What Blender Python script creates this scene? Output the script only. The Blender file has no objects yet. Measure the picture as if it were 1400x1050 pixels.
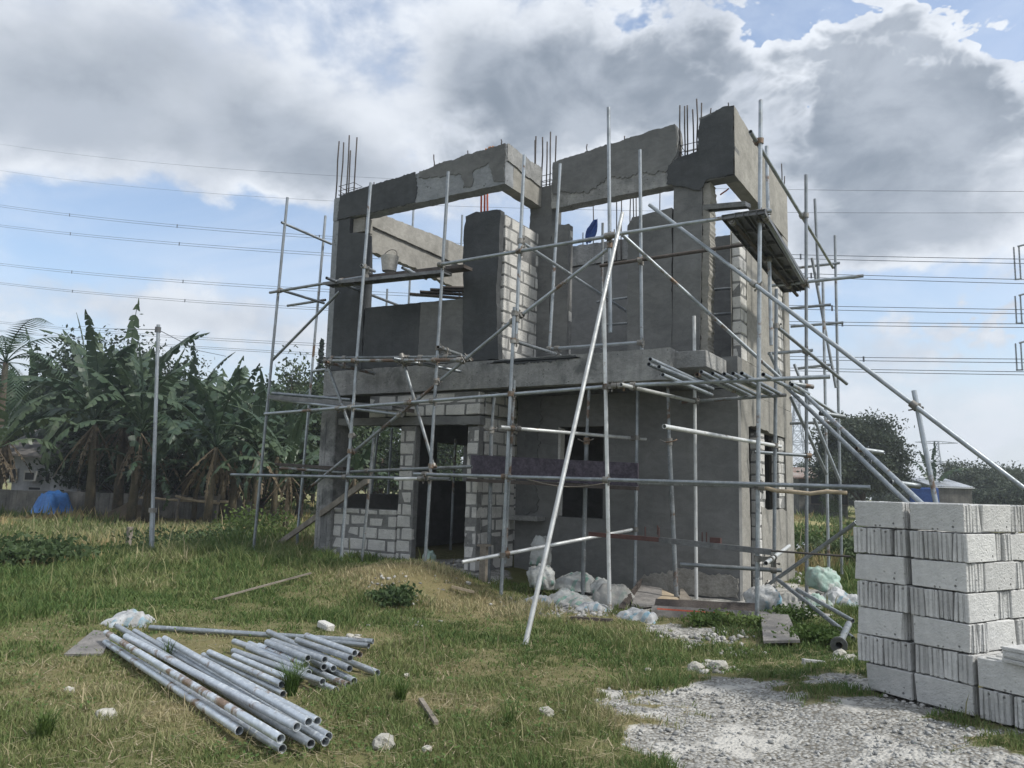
import bpy, bmesh, math, random
EXPOSURE = 0.80
SUNEL, SUNAZ, SUNPOW, SUNANG = 48., 82., 2.3, 5.
SKYMUL = (1.3, 1.25, 1.2)
SKYFILL = 1.9  # fill added by brightening out-of-view clouds opposite the sun
HAZE, HAZETOP = .0013, 44.
import bpy, bmesh, math, random
import numpy as np
from mathutils import Vector, Matrix, noise as mnoise
random.seed(7)
S = bpy.context.scene
COL = S.collection
# ------------------------------------------------------------------ camera
F = 1069.5                      # focal length in pixels of a 1400-wide picture
YAW, PIT, ROL = map(math.radians, (31.214, 7.494, 1.52))
C0 = Vector((0, 0, 1.5))
FW = Vector((-math.sin(YAW)*math.cos(PIT), math.cos(YAW)*math.cos(PIT), math.sin(PIT)))
_r = Vector((math.cos(YAW), math.sin(YAW), 0)); _u = _r.cross(FW)
RT = _r*math.cos(ROL)+_u*math.sin(ROL); UP = -_r*math.sin(ROL)+_u*math.cos(ROL)
def ray(px, py): return FW+RT*((px-700)/F)+UP*((525-py)/F)
def onY(px, py, Y): d = ray(px, py); return C0+d*(Y/d.y)
def onX(px, py, X): d = ray(px, py); return C0+d*(X/d.x)
def onZ(px, py, Z): d = ray(px, py); return C0+d*((Z-1.5)/d.z)
def onD(px, py, D): return C0+ray(px, py)*D          # D metres along the optical axis
def pt(px, py, ax, v): return {'Y': onY, 'X': onX, 'Z': onZ, 'D': onD}[ax](px, py, v)
cam = bpy.data.cameras.new('camera'); co = bpy.data.objects.new('camera', cam); COL.objects.link(co)
cam.sensor_width = 36; cam.lens = F*36/1400; cam.clip_start = .05; cam.clip_end = 5000
mw = Matrix((RT, UP, -FW)).transposed().to_4x4(); mw.translation = C0; co.matrix_world = mw
S.camera = co
S.view_settings.view_transform = 'Standard'; S.view_settings.look = 'None'
S.view_settings.exposure = EXPOSURE; S.view_settings.gamma = 1
S.cycles.use_denoising = True
S.cycles.max_bounces = 6; S.cycles.diffuse_bounces = 3; S.cycles.transparent_max_bounces = 8
S.cycles.sample_clamp_indirect = 6

# ------------------------------------------------------------------ noise for placing things
def _hash(i, j, seed):
    h = (i.astype(np.int64)*374761393+j.astype(np.int64)*668265263+seed*1442695041) & 0x7fffffff
    h = ((h ^ (h >> 13))*1274126177) & 0x7fffffff
    return ((h ^ (h >> 16)) & 0xffff)/65535.
def vnoise(x, y, seed=0):
    xi = np.floor(x); yi = np.floor(y); fx = x-xi; fy = y-yi
    fx = fx*fx*(3-2*fx); fy = fy*fy*(3-2*fy)
    a = _hash(xi, yi, seed); b = _hash(xi+1, yi, seed); c = _hash(xi, yi+1, seed); d = _hash(xi+1, yi+1, seed)
    return (a*(1-fx)+b*fx)*(1-fy)+(c*(1-fx)+d*fx)*fy
def fbm(x, y, s, seed=0, oc=4):
    x = np.asarray(x, float); y = np.asarray(y, float)
    t = 0; a = 1; n = 0
    for k in range(oc):
        t = t+a*vnoise(x/s*2**k+17*k, y/s*2**k-9*k, seed+k); n += a; a *= .5
    return t/n
def sst(a, b, x):
    t = np.clip((x-a)/(b-a), 0, 1); return t*t*(3-2*t)
def H(x, y):
    """ground height"""
    x = np.asarray(x, float); y = np.asarray(y, float)
    up = .24*sst(-5.2, -7.6, x)*sst(6.6, 9.3, y)*sst(-14.6, -11.5, x)
    mound = .20*np.exp(-((x+6.9)/1.0)**2-((y-8.9)/.75)**2)
    low = -.22*sst(-13.5, -16.5, x)*sst(40, 20, y)
    bump = (fbm(x, y, 1.1, 3, 3)-.5)*.09*sst(20, 8, np.hypot(x, y))
    du = np.maximum(0, np.abs((x+.135)*.8776-(y-5.98)*.4794+.0)-.8); dv = np.maximum(0, np.abs((x+.135)*.4794+(y-5.98)*.8776-.38)-.45)
    return up+mound+low+bump*(.3+.7*sst(.1, .7, np.hypot(du, dv)))+.115*sst(1.5, .15, np.hypot(du, dv))
def h1(x, y): return float(H(x, y))

# ------------------------------------------------------------------ mesh building
class MB:
    def __init__(s): s.v = []; s.f = []; s.sm = []
    def add(s, vs, fs, smooth=False):
        n = len(s.v); s.v += [tuple(v) for v in vs]; s.f += [tuple(i+n for i in f) for f in fs]; s.sm += [smooth]*len(fs); return s
    def box(s, x0, x1, y0, y1, z0, z1, j=0):
        r = lambda: random.uniform(-j, j) if j else 0
        vs = [(x+r(), y+r(), z+r()) for x in (x0, x1) for y in (y0, y1) for z in (z0, z1)]
        return s.add(vs, [(0, 1, 3, 2), (4, 6, 7, 5), (0, 4, 5, 1), (2, 3, 7, 6), (0, 2, 6, 4), (1, 5, 7, 3)])
    def obox(s, c, ax, ay, az, j=0):
        """box from a centre and three half-extent vectors"""
        c, ax, ay, az = map(Vector, (c, ax, ay, az))
        vs = []
        for i in (-1, 1):
            for k in (-1, 1):
                for l in (-1, 1):
                    v = c+ax*i+ay*k+az*l
                    if j: v += Vector((random.uniform(-j, j), random.uniform(-j, j), random.uniform(-j, j)))
                    vs.append(v)
        return s.add(vs, [(0, 1, 3, 2), (4, 6, 7, 5), (0, 4, 5, 1), (2, 3, 7, 6), (0, 2, 6, 4), (1, 5, 7, 3)])
    def plank(s, p, q, w, t, side=None):
        p = Vector(p); q = Vector(q); d = (q-p)
        sd = Vector(side).normalized() if side else Vector((0, 0, 1)).cross(d).normalized()
        n = d.normalized().cross(sd)
        return s.obox((p+q)/2, d/2, sd*w/2, n*t/2)
    def tube(s, p, q, r, seg=12, hollow=False, r2=None, cap=True):
        p = Vector(p); q = Vector(q); d = (q-p).normalized()
        a = d.orthogonal().normalized(); b = d.cross(a); r2 = r2 or r
        def ring(c, rr): return [c+(a*math.cos(2*math.pi*i/seg)+b*math.sin(2*math.pi*i/seg))*rr for i in range(seg)]
        q4 = lambda o, u: [(o+i, o+(i+1) % seg, u+(i+1) % seg, u+i) for i in range(seg)]
        s.add(ring(p, r)+ring(q, r2), q4(0, seg), True)
        if hollow:
            w = .86
            s.add(ring(q, r2*w)+ring(p, r*w), q4(0, seg), True)
            s.add(ring(p, r*w)+ring(p, r), q4(0, seg)); s.add(ring(q, r2)+ring(q, r2*w), q4(0, seg))
        elif cap:
            s.add(ring(p, r), [tuple(range(seg))[::-1]]); s.add(ring(q, r2), [tuple(range(seg))])
        return s
    def path(s, pts, r, seg=8):
        pts = [Vector(p) for p in pts]; n = len(pts); vs = []; a = None
        for i, p in enumerate(pts):
            d = (pts[min(i+1, n-1)]-pts[max(i-1, 0)]).normalized()
            a = (a-d*a.dot(d)).normalized() if a else d.orthogonal().normalized()
            b = d.cross(a); rr = r[i] if isinstance(r, (list, tuple)) else r
            vs += [p+(a*math.cos(2*math.pi*k/seg)+b*math.sin(2*math.pi*k/seg))*rr for k in range(seg)]
        fs = [(i*seg+k, i*seg+(k+1) % seg, (i+1)*seg+(k+1) % seg, (i+1)*seg+k) for i in range(n-1) for k in range(seg)]
        return s.add(vs, fs+[tuple(range(seg))[::-1], tuple(range((n-1)*seg, n*seg))], True)
    def prism(s, poly, a0, a1, ax='Y', rag=0, step=.07, depthj=0):
        """outline (x,z) or (y,z) pulled through a thickness, its edges broken up by rag"""
        out = []
        n = len(poly)
        for i in range(n):
            p = np.array(poly[i][:2], float); q = np.array(poly[(i+1) % n][:2], float)
            rg = poly[i][2] if len(poly[i]) > 2 else rag
            k = max(1, int(np.hypot(*(q-p))/step)) if rg else 1
            nrm = np.array([q[1]-p[1], p[0]-q[0]]); nrm = nrm/(np.hypot(*nrm)+1e-9)
            for j in range(k):
                t = p+(q-p)*j/k
                if rg and j: t = t+nrm*(mnoise.noise(Vector((t[0]*5, t[1]*5, 3.3)))*rg+random.uniform(-.4, .4)*rg)
                out.append(t)
        m = len(out)
        mk = (lambda t, y: (t[0], y, t[1])) if ax == 'Y' else (lambda t, y: (y, t[0], t[1]))
        vs = [mk(t, a0) for t in out]+[mk(t, a1) for t in out]
        fs = [tuple(range(m)), tuple(range(m, 2*m))[::-1]]+[(i, i+m, (i+1) % m+m, (i+1) % m) for i in range(m)]
        return s.add(vs, fs)
    def build(s, name, mat, parent=None, origin=None, bevel=0, fix=True):
        me = bpy.data.meshes.new(name)
        o = Vector(origin) if origin is not None else Vector((0, 0, 0))
        if parent is not None:
            o = wpos(parent)
        me.from_pydata([(v[0]-o.x, v[1]-o.y, v[2]-o.z) for v in s.v], [], s.f)
        me.polygons.foreach_set('use_smooth', s.sm)
        if fix or bevel:
            bm = bmesh.new(); bm.from_mesh(me)
            if bevel: bmesh.ops.bevel(bm, geom=[e for e in bm.edges if len(e.link_faces) == 2 and e.calc_face_angle(0) > .6], offset=bevel, segments=1, affect='EDGES')
            bmesh.ops.recalc_face_normals(bm, faces=bm.faces); bm.to_mesh(me); bm.free()
        me.materials.append(mat)
        ob = bpy.data.objects.new(name, me); COL.objects.link(ob)
        if parent is not None: ob.parent = parent
        else: ob.location = o
        return ob
def wpos(o):
    p = Vector((0, 0, 0))
    while o is not None: p = p+o.location; o = o.parent
    return p
def tag(o, label, cat, group=None):
    o['label'] = label; o['category'] = cat
    if group: o['group'] = group
    return o
def thing(name, loc, label, cat, group=None):
    o = bpy.data.objects.new(name, None); COL.objects.link(o); o.location = loc; o.empty_display_size = .2
    return tag(o, label, cat, group)
def kind(o, k): o['kind'] = k; return o
def npmesh(name, V, Fc, mat, attr=None, smooth=False):
    """mesh from numpy arrays; Fc is (n,3) or (n,4)"""
    me = bpy.data.meshes.new(name); k = Fc.shape[1]
    me.vertices.add(len(V)); me.vertices.foreach_set('co', np.asarray(V, np.float32).ravel())
    me.loops.add(Fc.size); me.loops.foreach_set('vertex_index', Fc.ravel().astype(np.int32))
    me.polygons.add(len(Fc)); me.polygons.foreach_set('loop_start', np.arange(0, Fc.size, k, dtype=np.int32))
    if smooth: me.polygons.foreach_set('use_smooth', np.ones(len(Fc), bool))
    for nm, arr in (attr or {}).items():
        at = me.attributes.new(nm, 'FLOAT', 'POINT'); at.data.foreach_set('value', np.asarray(arr, np.float32))
    me.update(calc_edges=True); me.validate()
    me.materials.append(mat); ob = bpy.data.objects.new(name, me); COL.objects.link(ob); return ob

# ------------------------------------------------------------------ node helpers and materials
class NT:
    def __init__(s, nt): s.t = nt
    def n(s, typ, **kw):
        nd = s.t.nodes.new(typ)
        for k, v in kw.items():
            if k.startswith('i_'): s.put(nd.inputs[k[2:].replace('_', ' ')], v)
            else: setattr(nd, k, v)
        return nd
    def put(s, sock, v):
        if isinstance(v, bpy.types.NodeSocket): s.t.links.new(v, sock)
        else: sock.default_value = v
    def m(s, op, a, b=None, c=None, clamp=False):
        nd = s.t.nodes.new('ShaderNodeMath'); nd.operation = op; nd.use_clamp = clamp
        for i, v in enumerate((a, b, c)):
            if v is not None: s.put(nd.inputs[i], v)
        return nd.outputs[0]
    def mix(s, fac, a, b):
        nd = s.t.nodes.new('ShaderNodeMix'); nd.data_type = 'RGBA'
        s.put(nd.inputs[0], fac); s.put(nd.inputs[6], a if isinstance(a, bpy.types.NodeSocket) else (*a, 1)); s.put(nd.inputs[7], b if isinstance(b, bpy.types.NodeSocket) else (*b, 1))
        return nd.outputs[2]
    def rng(s, x, a, b, lo=0., hi=1., smooth=True):
        nd = s.t.nodes.new('ShaderNodeMapRange'); nd.interpolation_type = 'SMOOTHSTEP' if smooth else 'LINEAR'
        for i, v in enumerate((x, a, b, lo, hi)): s.put(nd.inputs[i], v)
        return nd.outputs[0]
    def noise(s, vec, scale, detail=4, rough=.55, dist=0):
        nd = s.t.nodes.new('ShaderNodeTexNoise'); s.put(nd.inputs['Vector'], vec); s.put(nd.inputs['Scale'], scale)
        s.put(nd.inputs['Detail'], detail); s.put(nd.inputs['Roughness'], rough); s.put(nd.inputs['Distortion'], dist)
        return nd.outputs[0]
    def vmul(s, vec, xyz):
        nd = s.t.nodes.new('ShaderNodeVectorMath'); nd.operation = 'MULTIPLY'; s.put(nd.inputs[0], vec); nd.inputs[1].default_value = xyz
        return nd.outputs[0]
def newmat(name):
    m = bpy.data.materials.new(name); m.use_nodes = True; m.node_tree.nodes.clear()
    t = NT(m.node_tree); out = t.n('ShaderNodeOutputMaterial'); return m, t, out
def rough_mat(name, c1, c2, scale=3., rough=.85, bump=.3, bscale=40., streak=0., pits=0., c3=None, metal=0., spec=.3, objrnd=.0, patch=None, space='pos', mott=1.):
    """two-tone noise surface with grain, optional vertical streaks, pits and a third stain colour"""
    m, t, out = newmat(name)
    if space == 'pos': P = t.n('ShaderNodeNewGeometry').outputs['Position']
    else: P = t.n('ShaderNodeTexCoord').outputs['Object']
    n1 = t.noise(P, scale, 8, .66, .3); n2 = t.noise(P, bscale, 4, .6)
    f = t.rng(t.m('ADD', t.m('MULTIPLY', n1, .75), t.m('MULTIPLY', n2, .25)), .32, .68)
    col = t.mix(f, c1, c2)
    n6 = t.noise(t.vmul(P, (1, 1, 1.8)), scale*3.1+1.5, 7, .68, .8); n7 = t.noise(P, scale*.4+.2, 3, .5)
    hv0 = t.n('ShaderNodeHueSaturation', i_Color=col); t.put(hv0.inputs['Value'], t.m('ADD', t.rng(n6, .28, .72, 1-.19*mott, 1+.10*mott), t.m('MULTIPLY', t.m('SUBTRACT', n7, .5), .5*mott))); col = hv0.outputs[0]
    if streak:
        n3 = t.noise(t.vmul(P, (7, 7, .35)), 1.6, 4, .6)
        col = t.mix(t.m('MULTIPLY', t.rng(n3, .45, .75), streak), col, tuple(x*.45 for x in c1))
    if c3 is not None:
        n4 = t.noise(P, scale*.55, 5, .65, .4)
        col = t.mix(t.rng(n4, .55, .7), col, c3)
    hgt = t.m('ADD', n2, t.m('MULTIPLY', n6, .9))
    if pits:
        vo = t.n('ShaderNodeTexVoronoi', i_Vector=P, i_Scale=pits)
        big = t.noise(P, pits*.3, 3)
        pm = t.m('MULTIPLY', t.rng(vo.outputs['Distance'], .26, .1), t.rng(big, .48, .6))
        col = t.mix(pm, col, tuple(x*.3 for x in c1)); hgt = t.m('SUBTRACT', hgt, t.m('MULTIPLY', pm, 1.5))
    if objrnd:
        oi = t.n('ShaderNodeObjectInfo').outputs['Random']
        hv = t.n('ShaderNodeHueSaturation', i_Color=col); t.put(hv.inputs['Value'], t.m('ADD', 1-objrnd, t.m('MULTIPLY', oi, 2*objrnd))); col = hv.outputs[0]
    bs = t.n('ShaderNodeBsdfPrincipled', i_Base_Color=col, i_Roughness=rough, i_Metallic=metal)
    bs.inputs['Specular IOR Level'].default_value = spec
    if bump:
        bp = t.n('ShaderNodeBump', i_Height=hgt, i_Strength=bump); bp.inputs['Distance'].default_value = .02; t.put(bs.inputs['Normal'], bp.outputs[0])
    t.put(out.inputs[0], bs.outputs[0]); return m
def leaf_mat(name, c1, c2, scale=1.2, tr=.3, attr=None, c3=None, rough=.6, spec=.25):
    m, t, out = newmat(name)
    P = t.n('ShaderNodeNewGeometry').outputs['Position']
    if attr:
        f = t.n('ShaderNodeAttribute', attribute_name=attr).outputs['Fac']
    else: f = t.rng(t.m('ADD', t.m('ADD', t.m('MULTIPLY', t.noise(P, scale, 3), .6), t.m('MULTIPLY', t.noise(P, scale*9, 2), .4)), t.m('MULTIPLY', t.m('SUBTRACT', t.n('ShaderNodeObjectInfo').outputs['Random'], .5), .22)), .3, .7)
    if c3 is not None:
        rp = t.n('ShaderNodeValToRGB', i_Fac=f); e = rp.color_ramp.elements
        e[0].color = (*c1, 1); e[1].color = (*c3, 1); e[1].position = 1
        k = e.new(.5); k.color = (*c2, 1); col = rp.outputs[0]
    else: col = t.mix(f, c1, c2)
    d = t.n('ShaderNodeBsdfPrincipled', i_Base_Color=col, i_Roughness=rough); d.inputs['Specular IOR Level'].default_value = spec
    tl = t.n('ShaderNodeBsdfTranslucent', i_Color=col)
    mx = t.n('ShaderNodeMixShader'); mx.inputs[0].default_value = tr
    t.put(mx.inputs[1], d.outputs[0]); t.put(mx.inputs[2], tl.outputs[0]); t.put(out.inputs[0], mx.outputs[0]); return m
def pipe_mat(name, base, dirt, rust, rustamt=.62, rough=.42, metal=.75):
    m, t, out = newmat(name)
    P = t.n('ShaderNodeTexCoord').outputs['Object']; rnd = t.n('ShaderNodeObjectInfo').outputs['Random']
    of = t.n('ShaderNodeVectorMath', operation='ADD'); t.put(of.inputs[0], P)
    cx = t.n('ShaderNodeCombineXYZ'); t.put(cx.inputs[0], t.m('MULTIPLY', rnd, 40)); t.put(of.inputs[1], cx.outputs[0]); P = of.outputs[0]
    a = t.noise(P, 5, 6, .65); b = t.noise(P, 38, 3, .6); g = t.noise(P, 2.2, 5, .7)
    col = t.mix(t.rng(a, .35, .7), base, dirt)
    col = t.mix(t.m('MULTIPLY', t.rng(b, .60, .74), .4), col, (.55, .56, .55))
    col = t.mix(t.rng(t.m('ADD', g, t.m('MULTIPLY', rnd, .2)), rustamt+.04, rustamt+.12), col, rust)
    hv = t.n('ShaderNodeHueSaturation', i_Color=col); t.put(hv.inputs['Value'], t.m('ADD', .72, t.m('MULTIPLY', rnd, .5)))
    mt = t.m('MULTIPLY', t.rng(b, .66, .5), metal)
    bs = t.n('ShaderNodeBsdfPrincipled', i_Base_Color=hv.outputs[0], i_Metallic=mt)
    t.put(bs.inputs['Roughness'], t.rng(a, .3, .7, rough-.1, rough+.18))
    bp = t.n('ShaderNodeBump', i_Height=b, i_Strength=.12); bp.inputs['Distance'].default_value = .01; t.put(bs.inputs['Normal'], bp.outputs[0])
    t.put(out.inputs[0], bs.outputs[0]); return m
def sack_mat(name, c1, c2, sc=9.):
    m, t, out = newmat(name)
    P = t.n('ShaderNodeTexCoord').outputs['Object']
    w = t.n('ShaderNodeTexWave', i_Vector=P, i_Scale=sc*.25, i_Distortion=5., i_Detail=3.)
    n = t.noise(P, sc*.4, 3)
    f = t.m('MULTIPLY', t.rng(w.outputs['Fac'], .55, .7), t.rng(n, .5, .58))
    col = t.mix(f, c1, c2)
    col = t.mix(t.m('MULTIPLY', t.rng(t.noise(P, sc*.7, 6, .65), .42, .68), .75), col, (.25, .24, .22))
    bs = t.n('ShaderNodeBsdfPrincipled', i_Base_Color=col, i_Roughness=.6)
    wv = t.n('ShaderNodeTexNoise', i_Vector=P, i_Scale=14., i_Detail=3.)
    bp = t.n('ShaderNodeBump', i_Height=wv.outputs[0], i_Strength=.6); bp.inputs['Distance'].default_value = .03; t.put(bs.inputs['Normal'], bp.outputs[0])
    t.put(out.inputs[0], bs.outputs[0]); return m
M = {}
M['fresh'] = rough_mat('fresh_plaster', (.042, .047, .051), (.080, .085, .088), 1.0, .8, .25, 55, streak=.15)
M['plaster'] = rough_mat('dry_plaster', (.120, .124, .124), (.185, .188, .184), 1.1, .88, .22, 60, streak=.10)
M['plaster_dim'] = rough_mat('grey_plaster', (.140, .144, .145), (.215, .217, .212), .7, .88, .2, 60, streak=.10)
M['concrete'] = rough_mat('raw_concrete', (.20, .205, .205), (.37, .37, .36), 2.6, .9, .5, 45, streak=.3, pits=22, c3=(.12, .125, .125))
M['pitted'] = rough_mat('pitted_concrete', (.22, .235, .25), (.30, .315, .33), 3, .9, .4, 45, pits=16)
M['warmcon'] = rough_mat('warm_concrete', (.23, .222, .20), (.34, .33, .30), 1.6, .9, .35, 45, streak=.1)
M['block'] = rough_mat('wall_block', (.48, .475, .455), (.63, .62, .59), 4, .92, .5, 60, streak=.08, pits=30, c3=(.40, .395, .375), mott=.6)
M['mortar'] = rough_mat('mortar', (.15, .152, .15), (.25, .25, .243), 6, .95, .5, 50)
M['loose'] = rough_mat('loose_block', (.45, .455, .45), (.61, .61, .595), 5, .93, .6, 75, pits=24, objrnd=.17, c3=(.36, .35, .325), space='obj', mott=.45)
M['dirt'] = rough_mat('rubble_dirt', (.20, .19, .17), (.36, .35, .32), 6, .95, .6, 30)
M['pipe'] = pipe_mat('galvanised_pipe', (.34, .375, .405), (.24, .265, .285), (.16, .115, .085), .70)
M['pipe_new'] = pipe_mat('fresh_galvanised_pipe', (.60, .64, .675), (.44, .475, .505), (.24, .17, .12), .66)
M['pipe_old'] = pipe_mat('dull_pipe', (.24, .265, .28), (.16, .172, .178), (.12, .085, .065), .64, .5, .55)
M['pipe_white'] = pipe_mat('cement_smeared_pipe', (.60, .62, .62), (.45, .46, .46), (.22, .17, .12), .70, .5, .5)
M['coupler'] = pipe_mat('coupler_metal', (.27, .265, .25), (.17, .16, .145), (.16, .11, .075), .62, .5, .5)
M['rebar'] = rough_mat('rebar', (.055, .052, .052), (.10, .088, .08), 20, .7, .2, 80, metal=.3)
M['redrebar'] = rough_mat('red_painted_steel', (.30, .055, .03), (.42, .10, .05), 20, .6, .2, 80)
M['redsteel'] = rough_mat('red_oxide_steel', (.075, .04, .036), (.12, .06, .052), 8, .6, .2, 80)
M['steel'] = rough_mat('grey_steel_plank', (.12, .125, .13), (.22, .225, .23), 4, .5, .2, 50, metal=.5, streak=.3)
M['wood'] = rough_mat('weathered_wood', (.16, .14, .115), (.29, .26, .22), 5, .85, .4, 60, streak=.3)
M['darkwood'] = rough_mat('dark_wet_wood', (.055, .045, .04), (.11, .095, .085), 5, .8, .4, 60)
M['palewood'] = rough_mat('pale_wood', (.36, .29, .20), (.50, .42, .31), 6, .8, .3, 60)
M['plyface'] = rough_mat('stained_plywood', (.17, .165, .16), (.27, .255, .24), 4, .85, .4, 60, c3=(.12, .115, .11))
M['purple'] = rough_mat('patterned_panel', (.030, .025, .038), (.10, .085, .11), 16, .6, .3, 30, c3=(.035, .03, .04))
M['orange'] = rough_mat('orange_cloth', (.50, .20, .07), (.62, .32, .15), 8, .8, .3, 30)
M['bluecloth'] = rough_mat('blue_cloth', (.03, .07, .25), (.05, .12, .36), 6, .7, .4, 20)
M['bluetarp'] = rough_mat('blue_tarp', (.03, .13, .40), (.07, .24, .60), 2.5, .5, .5, 8)
M['dark'] = rough_mat('dark_grille', (.02, .02, .022), (.04, .04, .042), 20, .6, .2, 40)
M['ac'] = rough_mat('ac_casing', (.42, .42, .40), (.52, .52, .50), 6, .5, .1, 40)
M['whitewall'] = rough_mat('white_wall', (.36, .37, .385), (.48, .49, .505), .5, .85, .2, 8, streak=.35)
M['roof'] = rough_mat('corrugated_roof', (.10, .095, .09), (.18, .17, .16), 2, .6, .2, 20, streak=.3)
M['metalroof'] = rough_mat('bright_metal_roof', (.55, .57, .60), (.70, .72, .74), 2, .4, .1, 20, metal=.4)
M['rustroof'] = rough_mat('rusty_roof', (.20, .10, .06), (.42, .38, .35), .9, .7, .1, 20)
M['hollow'] = rough_mat('garden_wall', (.10, .10, .092), (.19, .185, .17), 2, .95, .4, 20, streak=.5)
M['bucket'] = rough_mat('cement_bucket', (.33, .32, .29), (.47, .46, .43), 12, .7, .3, 40)
M['rock'] = rough_mat('limestone', (.33, .32, .285), (.52, .505, .455), 9, .95, .6, 40)
M['cable'] = rough_mat('power_cable', (.10, .11, .13), (.12, .13, .15), 1, .6, 0)
M['tower'] = rough_mat('tower_steel', (.30, .33, .36), (.36, .39, .42), 1, .6, 0, metal=.3)
M['insul'] = rough_mat('insulator', (.16, .18, .20), (.22, .24, .26), 1, .4, 0)
M['sack_green'] = sack_mat('white_green_sack', (.40, .415, .405), (.13, .29, .24))
M['sack_blue'] = sack_mat('white_blue_sack', (.43, .445, .455), (.17, .33, .43))
M['sack_grey'] = sack_mat('dusty_grey_sack', (.27, .27, .255), (.18, .22, .20))
M['sack_mint'] = sack_mat('mint_green_sack', (.30, .42, .37), (.46, .49, .475))
M['bark'] = rough_mat('bark', (.07, .055, .042), (.14, .11, .085), 8, .95, .6, 30)
M['stem'] = rough_mat('banana_stem', (.055, .05, .034), (.115, .095, .06), 4, .9, .5, 20, streak=.5)
M['banana'] = leaf_mat('banana_leaf', (.026, .054, .032), (.075, .112, .058), .8, .25, rough=.42, spec=.4)
M['banana_dry'] = leaf_mat('dry_banana_leaf', (.09, .07, .045), (.17, .135, .085), 2, .2)
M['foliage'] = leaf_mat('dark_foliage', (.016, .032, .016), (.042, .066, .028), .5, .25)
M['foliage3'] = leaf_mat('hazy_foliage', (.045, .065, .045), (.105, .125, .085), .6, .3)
M['foliage2'] = leaf_mat('mid_foliage', (.035, .060, .025), (.085, .115, .045), .6, .25)
M['weed'] = leaf_mat('weed_leaf', (.055, .10, .025), (.135, .19, .055), 3, .3)
M['weed_dark'] = leaf_mat('dark_weed_leaf', (.05, .085, .032), (.11, .15, .065), 3, .3)
M['palm'] = leaf_mat('palm_frond', (.035, .07, .04), (.08, .12, .06), 1, .25)
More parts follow.
